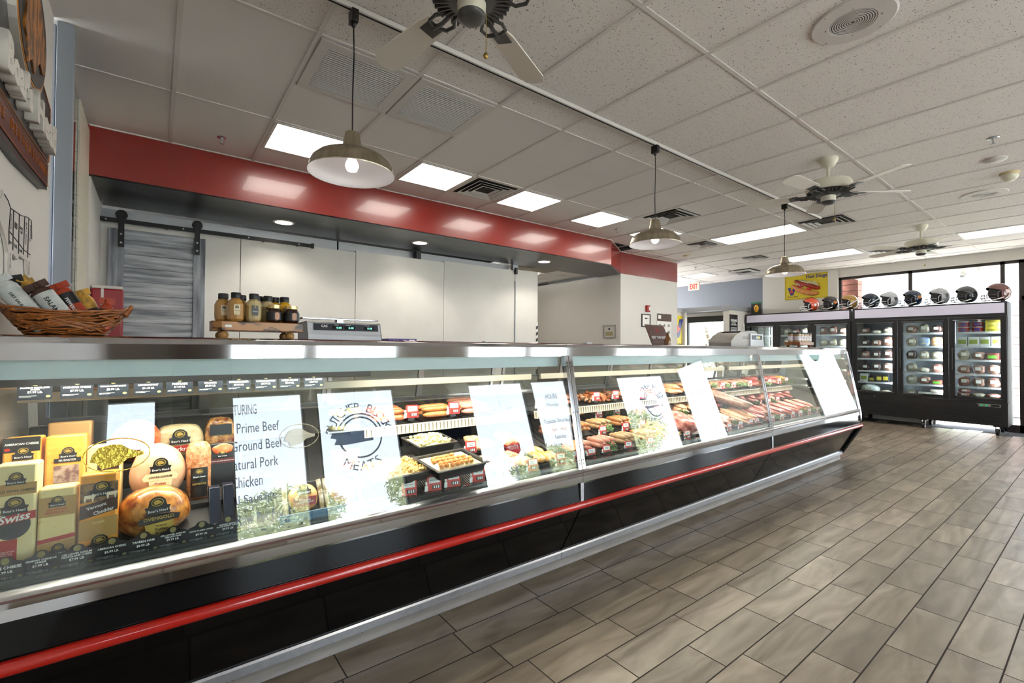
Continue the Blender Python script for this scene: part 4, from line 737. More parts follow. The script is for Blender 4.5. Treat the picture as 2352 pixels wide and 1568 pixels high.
tag(bx(-.006, .006, 1.95, 2.30, 0, .075).obj('tray_divider', BLACKP), 'black divider at the right end of the blue tray', 'divider').location = (.825, 0, .668)
# tongs leaning
t_ = thing('tongs', 'scorched wooden-handled tongs leaning in the empty part of the tray', 'tongs', (.31, 2.12, .68), rot=(.12, -.28, 0)); B().tube([(0, 0, 0), (.0, 0, .14)], .007, n=8).obj('handle', mt('tong_wood', '#6a4a2c', .6), t_); B().tube([(0, 0, .14), (-.004, 0, .22), (.008, 0, .25)], .004, n=8).obj('tip', STEEL, t_)
# pans of salads on a black ribbed deck
RIB = mt('ribbed_black', '#1b1c1e', .4)
t_ = thing('ribbed_mat', 'black ribbed mat under the salad pans', 'mat', (0, 0, 0)); b = B(); x = .85
while x < 1.30: b.add([(x, 1.935, deck_z(1.935)+.004), (x+.009, 1.935, deck_z(1.935)+.004), (x+.009, 2.34, deck_z(2.34)+.004), (x, 2.34, deck_z(2.34)+.004), (x, 1.935, deck_z(1.935)+.009), (x+.005, 1.935, deck_z(1.935)+.009), (x+.005, 2.34, deck_z(2.34)+.009), (x, 2.34, deck_z(2.34)+.009)], [(0, 1, 2, 3), (4, 7, 6, 5), (0, 4, 5, 1), (1, 5, 6, 2), (2, 6, 7, 3), (3, 7, 4, 0)]); x += .012
b.obj('ribs', RIB, t_, smooth=0)
PANM = mt('pan_black', '#1c1d1f', .25); SLOPE = math.atan(.30)
def pan(name, label, cat, x, y, z, a, b_, rz, fill, lump, seed):
    t_ = thing(name, label, cat, (x, y, z), rot=(SLOPE*.55, 0, rz)); b = B(); h = .045; o4 = [(-a, -b_), (a, -b_), (a, b_), (-a, b_)]
    def ringz(k, zz): return [(p[0]*k, p[1]*k, zz) for p in o4]
    v = ringz(.88, 0)+ringz(.97, h)+ringz(1.06, h)+ringz(1.06, h+.004)+ringz(.94, h+.004)+ringz(.86, .004); n = 4; f = []
    for r in range(5): f += [(r*4+k, r*4+(k+1) % 4, r*4+4+(k+1) % 4, r*4+4+k) for k in range(4)]
    f += [(3, 2, 1, 0), (20, 21, 22, 23)]; b.add(v, f); b.obj('pan', PANM, t_, smooth=0, bev=.003)
    lump(t_, a*.86, b_*.86, h, seed, fill); return t_
def surf(t_, a, b_, h, fill, name='filling', top=.012):
    b = B(); n = 14; vs = [(a*(2*i/n-1), b_*(2*j/n-1), h-.006+top*(1-(2*i/n-1)**4)*(1-(2*j/n-1)**4)) for j in range(n+1) for i in range(n+1)]; m0 = len(vs)
    fs = [(j*(n+1)+i, j*(n+1)+i+1, (j+1)*(n+1)+i+1, (j+1)*(n+1)+i) for j in range(n) for i in range(n)]
    b.add(vs, fs); o = b.obj(name, fill, t_, smooth=80); return o
def macaroni(t_, a, b_, h, seed, fill):
    surf(t_, a, b_, h, fill, 'filling'); rd = random.Random(seed); b = B()
    for k in range(170):
        x, y = rd.uniform(-a*.92, a*.92), rd.uniform(-b_*.92, b_*.92); z = h+.006+.012*(1-(x/a)**2)*(1-(y/b_)**2); q = rd.uniform(0, 6.28)
        b.tube([(x+.008*math.cos(q+s_), y+.008*math.sin(q+s_), z+.003*math.sin(2*s_+q)) for s_ in (0, .8, 1.6, 2.4, 3.2)], .0042, n=6)
    o = b.obj('macaroni', fill, t_, smooth=60); o['kind'] = 'stuff'
def potatoes(t_, a, b_, h, seed, fill):
    surf(t_, a, b_, h, fill, 'filling'); rd = random.Random(seed); b = B()
    for k in range(110):
        x, y = rd.uniform(-a*.9, a*.9), rd.uniform(-b_*.9, b_*.9); z = h+.006+.02*(1-(x/a)**2)*(1-(y/b_)**2); b.m = 1 if k % 17 == 0 else 0; r = rd.uniform(.005, .010) if not b.m else .003; b.ell((x, y, z), (r, r*.9, r*.8), 8, 6, .06, .8, k)
    o = b.obj('potato_chunks', [fill, mt('pimento', '#a32c1c', .4)], t_, smooth=50); o['kind'] = 'stuff'
def pudding(t_, a, b_, h, seed, fill):
    surf(t_, a, b_, h, fill, 'cream', .010); rd = random.Random(seed)
    for k in range(26):
        i, j = k % 7, k//7; x = -a*.8+1.6*a*(i+.5*(j % 2))/7; y = -b_*.72+1.5*b_*j/4+rd.uniform(-.004, .004); B().ell((x, y, h+.009), (.013, .013, .010), 12, 8, .01, seed=k).obj('wafer', mt('wafer', '#c8813a', .6, n=(40, .3, .7), col2='#dca05a'), t_, smooth=70)
pan('salad_pan', 'oblong pan of golden mac and cheese half lost in the glare', 'mac and cheese', hz(905, 1078, .77).x, hz(905, 1078, .77).y, .735, .155, .105, .12, mt('mac_cheese', '#e8bc6c', .4, n=(30, .3, .7), col2='#f0cc86'), macaroni, 1)
p_ = hz(1035, 1060, .78); pan('dessert_pan', 'oblong pan of banana pudding dotted with round wafers', 'banana pudding', p_.x, p_.y, .745, .150, .105, .12, mt('pudding', '#ece2c8', .4, n=(12, .35, .65), col2='#e2cf8e'), pudding, 2)
p_ = hz(985, 1020, .82); pan('salad_pan', 'smaller pan of chunky potato salad behind the pudding', 'potato salad', p_.x, p_.y, .80, .12, .085, .12, mt('potato', '#dcd09a', .45), potatoes, 3)
# red price tags
def price_tag_proto():
    t_ = thing('price_tag', 'x', 'price tag', (0, 0, -5)); w_, h = .084, .070
    b = B(); b.box(-.018, .018, .003, .016, -.012, .02); b.box(-.018, .018, -.002, .022, -.016, -.012); b.obj('stand', BLACKP, t_)
    b = B(); b.prism([(-w_/2+.012, 0), (w_/2, 0), (w_/2, h*.93), (w_/2-.006, h), (-w_/2+.018, h), (-w_/2+.012, h*.9)], -.0015, .0015, 'y'); b.obj('plate', REDTAG, t_, smooth=0)
    bx(-w_/2+.022, w_/2-.007, -.0032, -.0015, h*.50, h*.90).obj('name_card', CARD, t_, bev=.0008)
    b = B(); b.box(-.004, w_/2-.006, -.0032, -.0015, h*.12, h*.36); b.m = 1
    for k in range(3): b.box(.002+k*.011, .008+k*.011, -.0036, -.003, h*.15, h*.33)
    b.obj('price_wheels', [INK, WINK], t_, smooth=0)
    b = B(); b.ell((-w_/2+.008, -.002, h*.52), (.006, .002, .009), 10, 8); b.prism([(-w_/2-.002, 0), (-w_/2+.014, 0), (-w_/2+.016, h*.38), (-w_/2+.001, h*.38)], -.003, -.001, 'y'); b.obj('white_cutout', CARD, t_)
    b = B()
    for k in range(2): b.box(-.010+.002*k, .022-.003*k, -.0036, -.0032, h*(.74-.13*k), h*(.775-.13*k))
    b.obj('card_print', INK, t_, smooth=0)
    return t_
TAGP = price_tag_proto(); TAGU = [0]
def ptag(x, y, z, label, s_=1, txt=None, grp='red price tags in the cases'):
    t_ = TAGP if not TAGU[0] else dup(TAGP, (0, 0, 0)); TAGU[0] = 1
    t_.location = (x, y, z+.016*s_); t_.rotation_euler = (-.12, 0, -.12); t_.scale = (s_,)*3; t_['label'] = label; t_['group'] = grp
    if txt:
        c_ = [q for q in t_.children if q.name.startswith('name_card')][0]; text(txt, INK, fr(.0065, .049, -.0034), w=.042, parent=c_, bold=.005)
        for q in list(t_.children):
            if q.name.startswith('card_print') and t_ is not TAGP: bpy.data.objects.remove(q)
    return t_
# the first must keep its print; it stands at the back
q = hy(1482+0, 905, 2.33); ptag(q.x, 2.37, .921, 'red price tag on the middle case shelf beside the glare', .9)
for (px, s_, lb) in ((937, 'Mac & Cheese', 'red price tag reading Mac & Cheese'), (995, 'Macaroni Salad', 'red price tag reading Macaroni Salad'), (1039, 'BANANA\nPUDDING', 'red price tag reading Banana Pudding'), (1096, 'Potato Salad', 'red price tag reading Potato Salad')):
    ptag(hy(px, 1110, 1.955).x, 1.955, .648, lb, 1.0, s_)
for (px, s_, lb) in ((944, 'Natural Casing\nBeef Hot Dogs', 'red price tag reading Natural Casing Beef Hot Dogs on the shelf'), (1040, 'Beef Hot Dogs', 'red price tag reading Beef Hot Dogs on the shelf')):
    ptag(hy(px, 940, 2.38).x, 2.375, .936, lb, 1.0, s_)
    tag(bx(-.02, .02, -.004, .004, 0, .035).obj('tag_stand', BLACKP), 'black stand under the %s price tag' % s_.replace('\n', ' ').lower(), 'stand').location = (hy(px, 940, 2.38).x, 2.40, .921)
# meat shapes
HD = mt('hot_dog', '#a8552f', .22, n=(14, .3, .7), col2='#bd6c44'); PORK = mt('pork_link', '#b87460', .28, n=(45, .3, .7), col2='#cf9480', b=(50, .2)); BRT = mt('brown_link', '#9a5a2e', .28, n=(50, .3, .7), col2='#b87e4a', b=(50, .2)); PALEL = mt('pale_link', '#b8976e', .3, n=(60, .35, .65), col2='#94704a', b=(50, .2)); DKL = mt('dark_link', '#7a4a34', .3, n=(40, .3, .7), col2='#94624a')
TRAYB = mt('meat_tray_black', '#101112', .3)
def link_mesh(L_=.15, r=.016, bend=.02):
    return B().tube([(L_*(k/8-.5), bend*(1-(2*k/8-1)**2), 0) for k in range(9)], [r*.35, r*.85, r, r*1.02, r, r*1.02, r, r*.85, r*.35], n=12)
LINKS = {}
def link(label, cat, m_, loc, rot, L_=.15, r=.016, grp=None, bend=.02, name='sausage_link'):
    k = (m_.name, L_, r, bend)
    if k not in LINKS: LINKS[k] = link_mesh(L_, r, bend).obj(name, m_, smooth=80); o = LINKS[k]
    else: o = LINKS[k].copy(); o.name = name; C.objects.link(o)
    o.location = loc; o.rotation_euler = rot; return tag(o, label, cat, grp)
def mtray(x, y, z, a, b_, label, rot=(SLOPE, 0, 0), grp='black meat trays'):
    t_ = B(); h = .02; t_.prism([(-a, 0), (a, 0), (a+.004, h), (a, h), (a-.004, .004), (-a+.004, .004), (-a, h), (-a-.004, h)], -b_, b_, 'y'); t_.box(-a, a, -b_, -b_+.004, 0, h); t_.box(-a, a, b_-.004, b_, 0, h)
    o = t_.obj('meat_tray', TRAYB, smooth=0); o.location = (x, y, z); o.rotation_euler = rot; return tag(o, label, 'tray', grp)
ORD = ['first', 'second', 'third', 'fourth', 'fifth', 'sixth', 'seventh', 'eighth', 'ninth', 'tenth', 'eleventh', 'twelfth', 'thirteenth', 'fourteenth', 'fifteenth', 'sixteenth', 'seventeenth', 'eighteenth']
# hot dogs on the middle shelf
for (cx_, lb, n_, m_) in ((1.00, 'unlabelled glare tray', 7, HD), (1.30, 'natural casing tray', 6, BRT), (1.56, 'beef hot dog tray', 8, PORK)):
    mtray(cx_, 2.49, .922, .115, .125, 'black tray under the %s of hot dogs' % lb, rot=(.12, 0, 0))
    for k in range(n_):
        row = k % 4; lay = k//4; link('%s hot dog from the front in the %s%s' % (ORD[row], lb, ', upper layer' if lay else ''), 'hot dog', m_, (cx_, 2.40+.055*row+.02*lay, .955+.0066*row+.030*lay), (0, 0, .05*(k % 3-1)), .20, .0165, 'hot dogs on the shelf of the left case', .004, name='hot_dog')
# pickle jars on the deck and sliced ham pack
def jar(label, x, y, z, cm, grp='pickle jars in the left case'):
    t_ = thing('pickle_jar', label, 'jar', (x, y, z), group=grp); B().lathe([(.036, 0), (.040, .006), (.040, .085), (.034, .100), (.030, .105)], (0, 0, 0), 24).obj('glass_body', cm, t_, smooth=50); B().cyl((0, 0, .105), (0, 0, .122), .033, n=24).obj('lid', BLACKP, t_, bev=.002); B().lathe([(.0408, .02), (.0408, .075)], (0, 0, 0), 24, (False, False)).obj('label', BLK, t_, smooth=50); o = badge(t_, fr(0, .052, -.0425), .018)
PIC = mt('pickle_glass', '#a9a65e', .1, n=(20, .3, .7), col2='#c8bd7e', coat=.5)
jar('left pickle jar standing behind the round emblem reflection', .72, 2.42, .922, PIC); jar('right pickle jar, nearer the hot dog trays', .81, 2.44, .922, PIC)
b = bx(.66, .845, 2.36, 2.56, .912, .920); CAS = b.obj('jar_shelf', BRUSH, CASES[0])
t_ = thing('sliced_ham_pack', 'pack of round pink ham with a small badge under the emblem reflection', 'cold cuts', (.72, 2.22, .745), rot=(-.5, 0, 0)); bx(-.07, .07, .01, .02, 0, .12).obj('backing', BLK, t_, bev=.002); B().ell((0, .012, .055), (.058, .016, .05), 20, 10, .015).obj('ham_slices', mt('pink_ham', '#c98d80', .25), t_, smooth=70); badge(t_, fr(-.01, .06, -.008), .018)
# chicken trays at the right end of the left case
CK = mt('raw_chicken', '#c98a62', .22, n=(35, .3, .7), col2='#d9aa86', b=(25, .15)); MCK = mt('orange_chicken', '#cf8a3c', .25, n=(20, .3, .7), col2='#e0b070')
def lump(name, label, cat, m_, loc, r, rot=(0, 0, 0), j=.05, p=1, seed=1, grp=None, nu=18, nv=12):
    o = B().ell((0, 0, 0), r, nu, nv, j, p, seed).obj(name, m_, smooth=75); o.location = loc; o.rotation_euler = rot; return tag(o, label, cat, grp)
CT = [(1.42, 2.06, 'drumstick'), (1.60, 2.06, 'thigh'), (1.79, 2.06, 'orange'), (1.50, 2.28, 'breast'), (1.72, 2.28, 'whole')]
for i, (cx_, cy_, kd) in enumerate(CT):
    z = deck_z(cy_)+.008; mtray(cx_, cy_, z, .088, .10, 'black tray holding the raw chicken, %s row, %s from the left' % ('front' if cy_ < 2.1 else 'rear', ORD[i % 3]))
    for k in range(5):
        dx, dy = (-.045+.045*(k % 3)), (-.05+.07*(k//3)); zz = z+.032+dy*.3
        lump('chicken_piece', 'raw chicken piece, %s in the %s tray of the %s row' % (ORD[k], ORD[i % 3], 'front' if cy_ < 2.1 else 'rear'), 'chicken', MCK if kd == 'orange' else CK, (cx_+dx, cy_+dy, zz), (.020, .048, .018) if kd == 'drumstick' else (.036, .045, .020), (.3, 0, .3*k-.5), .06, 1, i*7+k, 'raw chicken pieces in the left case', 16, 10)
for (px, y_, z_, lb) in ((1156, 1.955, .648, 'red price tag at the foot of the drumstick tray'), (1222, 1.955, .648, 'red price tag at the foot of the thigh tray'), (1287, 1.96, .65, 'red price tag by the stile at the right end of the left case'), (1080, 2.2, .735, 'red price tag behind the pudding pan'), (1240, 2.375, .921, 'red price tag on the shelf near the joint of the left case')):
    ptag(hy(px, 1070 if y_ < 2.1 else (1022 if y_ < 2.3 else 925), y_).x, y_, z_, lb, .95)
# gold oval sticker and its painted pale reflection on the left case glass
GF = mt('gold_foil', '#c9b24a', .22, .85, b=(60, .5)); 
def gy_at(z): return 1.874+(z-.642)*(1.996-1.874)/(1.296-.642)
def oval(px, py, rx, rz, label, m_):
    z = 1.0; p = None
    for _ in range(6): p = hy(px, py, gy_at(z)); z = p.z
    t_ = thing('glass_sticker', label, 'sticker', (0, 0, 0)); M_ = frame((p.x, gy_at(z)-.0075, z), (1, 0, 0), (0, -.654, .122)); b = B(); b.M = M_
    b.tube([(rx*math.cos(a), rz*math.sin(a), 0) for a in [2*pi*k/40 for k in range(40)]], .0016, n=5, closed=True); b.M = Matrix(); b.obj('ring', m_, t_)
    b = B(); b.M = M_; b.prism([(-.74*rx, .1*rz), (-.55*rx, .5*rz), (-.2*rx, .66*rz), (.1*rx, .62*rz), (.35*rx, .3*rz), (.62*rx, .10*rz), (.80*rx, .06*rz), (.80*rx, -.14*rz), (.55*rx, -.22*rz), (.3*rx, -.3*rz), (.1*rx, -.62*rz), (-.2*rx, -.72*rz), (-.45*rx, -.8*rz), (-.6*rx, -.4*rz), (-.8*rx, -.3*rz)], -.001, .0005, 'z'); b.M = Matrix(); b.obj('animal_head', m_, t_, smooth=0)
oval(270, 1043, .083, .052, 'gold foil oval sticker with a boar head on the left case glass', GF)
oval(688, 1000, .070, .046, 'pale painted reflection of the oval sticker, on the glass left of the round emblem reflection', film('reflected_foil', '#e8e2c0', .3))
# ================================================================ MEAT IN THE MIDDLE AND RIGHT CASES
BEEF = mt('beef_red', '#86201f', .25, n=(42, .46, .66), col2='#c9796c', b=(30, .25), det=6, st=(2.2, 1, 1)); BEEFD = mt('beef_dark', '#6a191c', .25, n=(40, .4, .7), col2='#b05a52', b=(30, .25), det=6)
PORKC = mt('pork_pink', '#b9705c', .25, n=(38, .4, .68), col2='#d9a68e', b=(25, .2), det=5); FATP = mt('pork_fat', '#cfa67e', .3, n=(32, .35, .65), col2='#b87a5c', b=(25, .2)); RIBM = mt('aged_rib', '#6a4236', .3, n=(26, .35, .7), col2='#a98270', b=(20, .3), det=6)
MARI = mt('marinated', '#7a2c12', .2, n=(30, .35, .7), col2='#c4783c', b=(50, .5)); MARI2 = mt('herb_marinated', '#8e5a38', .22, n=(40, .35, .65), col2='#5f3c22', b=(50, .5)); YEL = mt('lemon_marinated', '#c99a3e', .22, n=(30, .35, .65), col2='#8a6a2c', b=(40, .4)); PARS = mt('parsley', '#2f5a22', .6, n=(30, .3, .7), col2='#4d7c34')
CN = {'middle': 'middle case', 'right': 'right-hand case'}
def cs(x): return 'middle' if x < 4.395 else 'right'
PARP = None
def parsley(x, y, z, label, s_=1):
    global PARP
    if PARP is None:
        rd = random.Random(5); b = B()
        for k in range(90):
            p = Vector((rd.gauss(0, .018), rd.gauss(0, .016), abs(rd.gauss(.012, .009)))); d = Vector((rd.gauss(0, 1), rd.gauss(0, 1), rd.gauss(0, 1))).normalized()*.007; e = d.orthogonal().normalized()*.006
            b.add([p-d, p+e, p+d, p-e], [(0, 1, 2, 3)])
        PARP = b.obj('parsley_sprig', PARS, smooth=0); o = PARP
    else: o = PARP.copy(); C.objects.link(o)
    o.location = (x, y, z); o.rotation_euler = (0, 0, x*37 % 6.28); o.scale = (s_,)*3; return tag(o, label, 'parsley', 'parsley garnish in the cases')
# sausage trays, links lying front to back
def sausages(cx_, cy_, m_, desc, nx=4, layers=2, r=.017, half=.10, L_=.155):
    z = deck_z(cy_)+.008; c_ = cs(cx_); mtray(cx_, cy_, z, half, .105, 'black tray of %s in the middle case' % desc)
    for l_ in range(layers):
        n_ = nx-l_
        for k in range(n_):
            x = cx_-half+.02+(2*half-.04)*(k+.5+.0)/n_; yy = cy_+.004*((k*7) % 3-1)
            link('%s link of %s, %s layer' % (ORD[k], desc, ['lower', 'upper', 'top'][l_]), 'sausage', m_, (x, yy, z+.022+.027*l_+(0)), (SLOPE, 0, pi/2+.06*((k % 3)-1)), L_, r, 'links, '+desc, .014)
ROW = {0: 2.06, 1: 2.285, 2: 2.51}
for (x, rw_, m_, d_) in ((2.10, 0, PORK, 'plump pink sausages at the front left'), (2.325, 0, PORK, 'pink sausages second in the front row'), (2.55, 0, PALEL, 'pale flecked sausages in the front row'), (2.775, 0, BRT, 'tan sausages beside the marinated strips'),
    (2.10, 1, DKL, 'dark brown sausages in the second row'), (2.325, 1, BRT, 'orange-tan sausages in the second row'), (2.55, 1, PALEL, 'pale brown sausages in the second row'), (2.775, 1, BRT, 'browned sausages in the second row'),
    (2.22, 2, PORK, 'pink sausages in the rear row'), (2.50, 2, BRT, 'orange sausages in the rear row'), (2.78, 2, DKL, 'brown sausages in the rear row')):
    sausages(x, ROW[rw_], m_, d_)
# marinated strips
def pile(cx_, cy_, z, a, b_, m_, n_, label, cat, name, size=(.012, .03, .006), hgt=.02, seed=1, grp=None):
    rd = random.Random(seed); b = B()
    for k in range(n_):
        x, y = rd.uniform(-a, a), rd.uniform(-b_, b_); zz = rd.random()*hgt*(1-.5*abs(x)/a)+.3*y*(1 if z < .85 else .1)
        b.M = Matrix.Translation((x, y, zz+.012)) @ Matrix.Rotation(rd.uniform(0, 3), 4, 'Z') @ Matrix.Rotation(rd.uniform(-.5, .5), 4, 'X'); b.ell((0, 0, 0), tuple(q*rd.uniform(.8, 1.25) for q in size), 9, 6, .09, 1, k)
    b.M = Matrix(); o = b.obj(name, m_, smooth=75); o.location = (cx_, cy_, z); return tag(o, label, cat, grp, 'stuff')
mtray(3.03, 2.09, deck_z(2.09)+.008, .125, .13, 'black tray of marinated strips at the middle of the front row'); pile(3.03, 2.09, deck_z(2.09)+.018, .11, .115, YEL, 80, 'heap of yellow-brown marinated meat strips in the front row', 'meat strips', 'marinated_strips', (.010, .034, .005))
# roast and slabs on the deck
def slab(cx_, cy_, r, rz, m_, desc, cat, dz=0, name='meat_cut', j=.06, seed=None, grp=None, p=.85):
    z = deck_z(cy_)+.014+r[2]*.9+dz; return lump(name, desc, cat, m_, (cx_, cy_, z), r, (SLOPE, 0, rz), j, p, seed if seed is not None else int(cx_*97+cy_*31), grp, 22, 14)
mtray(3.33, 2.10, deck_z(2.10)+.008, .16, .14, 'black tray under the big roast in the middle case'); slab(3.32, 2.09, (.115, .15, .062), -.3, mt('roast_pork', '#a04640', .2, n=(22, .4, .68), col2='#d49a8c', b=(18, .3), det=6), 'large glossy pink roast near the front of the middle case', 'roast', seed=11)
slab(3.42, 2.38, (.11, .09, .035), .2, PORKC, 'round pink steak lying behind the big roast', 'steak', seed=12); slab(3.15, 2.42, (.10, .08, .045), .1, BEEF, 'red chunk of beef behind the marinated strips', 'beef', seed=13); slab(3.05, 2.56, (.08, .06, .04), .5, BEEFD, 'dark red beef piece at the back beside the strips', 'beef', seed=14)
TD = []
def cutrow(xs_, y, r, m_, what, cat, pos, rz=0, dz=0):
    for i, x in enumerate(xs_):
        mtray(x, y, deck_z(y)+.006, r[0]+.012, r[1]+.006, 'black tray of the %s %s %s' % (ORD[i], what, pos))
        slab(x, y, r, rz+.05*((i % 3)-1), m_, '%s %s from the left, %s' % (ORD[i], what, pos), cat, dz)
        slab(x+.012, y+.01, (r[0]*.86, r[1]*.88, r[2]*.9), rz+.08, m_, 'upper slice on the %s %s, %s' % (ORD[i], what, pos), cat, dz+r[2]*1.1, p=.9)
cutrow([3.60, 3.79, 3.98], 2.10, (.062, .13, .018), PORKC, 'pink pork steak', 'pork', 'middle case front row'); cutrow([4.17, 4.345], 2.10, (.062, .14, .020), FATP, 'pale fatty fillet', 'pork', 'middle case front row right end')
cutrow([3.70, 3.90, 4.10], 2.40, (.068, .13, .022), FATP, 'pale pork loin', 'pork', 'middle case rear'); cutrow([4.30], 2.42, (.070, .13, .03), BEEF, 'dark red joint', 'beef', 'middle case rear right')
o = slab(4.30, 2.26, (.085, .24, .045), .35, RIBM, 'long brown dry-aged rib leaning over the pale fillets', 'rib', .075, seed=21, p=.75); 
cutrow([4.55, 4.74, 4.93, 5.12], 2.10, (.062, .13, .020), BEEF, 'red steak', 'steak', 'right case front row'); cutrow([5.31, 5.50, 5.69], 2.10, (.062, .13, .022), mt('beef_pinkish', '#a8443a', .25, n=(40, .4, .7), col2='#dc9c86', b=(30, .25), det=6), 'long pinkish beef cut', 'beef', 'right case front row')
cutrow([4.60, 4.82, 5.04, 5.26], 2.42, (.070, .13, .026), BEEFD, 'dark red steak', 'steak', 'right case rear'); cutrow([5.48, 5.70, 5.90], 2.42, (.070, .13, .026), BEEF, 'long red roast', 'roast', 'right case rear')
# shelf goods
def strays(x0, n_, w_, lab): 
    for i in range(n_): mtray(x0+w_*(i+.5), 2.49, .922, w_/2-.012, .125, 'black shelf tray holding the %s, %s from the left' % (lab, ORD[i]), rot=(.10, 0, 0))
strays(2.42, 5, .21, 'marinated wings')
for i in range(5): pile(2.42+.21*(i+.5), 2.49, .935, .082, .105, [MARI2, MARI, MARI2, MARI2, MARI][i], 55, '%s heap from the left of marinated wing pieces on the middle case shelf' % ORD[i], 'chicken wings', 'marinated_wings', (.014, .022, .012), .055, i+3, 'heaps of marinated wings')
def onshelf(xs_, m_, what, cat, r, pos, n_=2):
    for i, x in enumerate(xs_):
        mtray(x, 2.50, .922, r[0]+.014, .125, 'black shelf tray of the %s %s %s' % (ORD[i], what, pos), rot=(.06, 0, 0))
        for k in range(n_): lump('meat_cut', '%s of the %s %s %s' % (['lower piece', 'upper piece', 'top piece'][k], ORD[i], what, pos), cat, m_, (x+.01*k, 2.47+.02*k, .947+r[2]*(1+1.5*k)), r, (.1, .05*k, .2*k-.1+.1*(i % 3)), .07, .9, 40+i*5+k, None, 20, 12)
onshelf([3.72, 3.95, 4.18, 4.40], CK, 'pale chicken breast', 'chicken', (.092, .10, .024), 'on the middle case shelf'); onshelf([4.62, 4.84, 5.06], PORKC, 'pink chop', 'pork', (.090, .10, .022), 'on the shelf near the joint'); onshelf([5.28, 5.50, 5.72], BEEF, 'folded red steak', 'steak', (.092, .10, .028), 'on the right case shelf')
onshelf([5.94], YEL, 'yellow marinated breast', 'chicken', (.09, .10, .026), 'on the right case shelf')
# tags
for i, (x, y_, z_) in enumerate([(2.13, 1.962, .65), (2.27, 1.962, .65), (2.49, 1.962, .65), (2.73, 1.962, .65), (2.93, 1.962, .65), (3.19, 1.962, .65), (3.46, 1.962, .65), (3.67, 1.962, .65), (3.82, 1.962, .65), (4.01, 1.962, .65), (4.20, 1.962, .65), (4.32, 1.962, .65)]): ptag(x, y_, z_, '%s red price tag from the left in the front row of the middle case' % ORD[i], .9)
for i, (x, y_) in enumerate([(2.47, 2.17), (2.72, 2.17), (2.92, 2.17), (3.90, 2.25)]): ptag(x, y_, deck_z(y_)+.005, '%s red price tag in the second row of the middle case' % ORD[i], .9)
for i, (x, y_) in enumerate([(2.69, 2.40), (2.90, 2.40), (4.05, 2.56)]): ptag(x, y_, deck_z(y_)+.005, '%s red price tag in the rear row of the middle case' % ORD[i], .9)
for i, x in enumerate((2.62, 2.84, 3.07, 3.35, 4.20, 4.47, 4.69, 5.04, 5.50, 5.75, 5.94)): ptag(x, 2.365, .940, '%s red price tag from the left on the long middle shelf' % ORD[i+1], .9)
for i, x in enumerate((4.63, 4.83, 5.09, 5.27, 5.50, 5.74)): ptag(x, 1.962, .65, '%s red price tag from the left in the front row of the right case' % ORD[i], .9)
for i, (x, y_) in enumerate(((5.17, 2.23), (5.02, 2.23), (5.43, 2.25))): ptag(x, y_, deck_z(y_)+.01, '%s red price tag in the second row of the right case' % ORD[i], .9)
for i, (x, y, z) in enumerate([(2.33, 1.985, .69), (2.55, 2.20, .76), (2.86, 2.42, .82), (3.52, 2.22, .79), (3.97, 2.0, .70), (4.28, 2.36, .975), (4.56, 2.36, .965), (4.78, 2.36, .965), (4.90, 2.36, .965), (5.32, 2.36, .955), (5.42, 2.36, .955), (5.85, 2.36, .955), (6.02, 2.36, .955), (4.72, 1.985, .69), (5.38, 1.985, .69), (5.0, 2.26, .775), (5.30, 2.26, .775), (4.05, 2.28, .80), (4.20, 2.40, .84), (5.62, 1.985, .69)]):
    parsley(x, y, z, '%s parsley sprig from the left end among %s' % ((ORD+['nineteenth', 'twentieth'])[i], 'the shelf trays' if z > .9 else 'the deck trays'), 1.25)
# white card rack in the right end
t_ = thing('card_rack', 'row of blank white cards at the right end of the right case', 'rack'); b = B()
for k in range(6): bx(6.02+.105*k, 6.11+.105*k, 1.955, 1.958, .662, .735).obj('card', CARD, t_, smooth=0)
b.box(6.0, 6.66, 1.960, 1.964, .655, .74); b.obj('rack_back', BLACKP, t_, smooth=0)
bx(6.10, 6.66, 2.20, 2.62, .90, .905).obj('clear_cover', clear('cover', '#eef2f2', 1), None); tag(bpy.data.objects['clear_cover'], 'clear plastic cover inside the right end of the right case', 'cover')
# ================================================================ ON TOP OF THE CASES
TZ = 1.3735
# --- wicker basket with snack sausages
WK = mt('wicker', '#7a4218', .4, n=(40, .3, .7), col2='#a8642c', b=(60, .3)); WKD = mt('wicker_dark', '#3a1e0c', .6)
t_ = thing('wicker_basket', 'boat-shaped brown wicker basket of snack sausages at the left end of the counter', 'basket', (-.285, 2.30, TZ)); rd = random.Random(3)
A, Bq = .175, .135
def rim(f, a_): # f height 0..1
    k = .62+.38*f; z = .012+.080*f+.022*f*abs(math.cos(a_))**3; return (A*k*math.copysign(abs(math.cos(a_))**.75, math.cos(a_)), Bq*k*math.copysign(abs(math.sin(a_))**.75, math.sin(a_)), z)
b = B()
for k in range(9):
    f = k/8; b.tube([tuple(q+rd.uniform(-.002, .002) for q in rim(min(1, max(0, f+.05*math.sin(6*2*pi*i/44+k))), 2*pi*i/44)) for i in range(44)], .0042, n=6, closed=True)
for k in range(60):
    a0 = rd.uniform(0, 2*pi); f0 = rd.uniform(.05, .6); d = rd.choice((-1, 1)); n_ = 9
    b.tube([tuple(q*(1.02 if ix < 2 else 1) for ix, q in enumerate(rim(f0+.38*i/n_, a0+d*.75*i/n_))) for i in range(n_)], .0046, n=6)
b.obj('weave', WK, t_, smooth=60)
b = B(); b.lathe([(.62, .006), (.70, .02), (.97, .085)], (0, 0, 0), 40, (True, False), (1, 1)); b.v = [(v[0]*A*.96, v[1]*Bq*.96, v[2]) for v in b.v]; b.obj('liner_weave', WKD, t_, smooth=60)
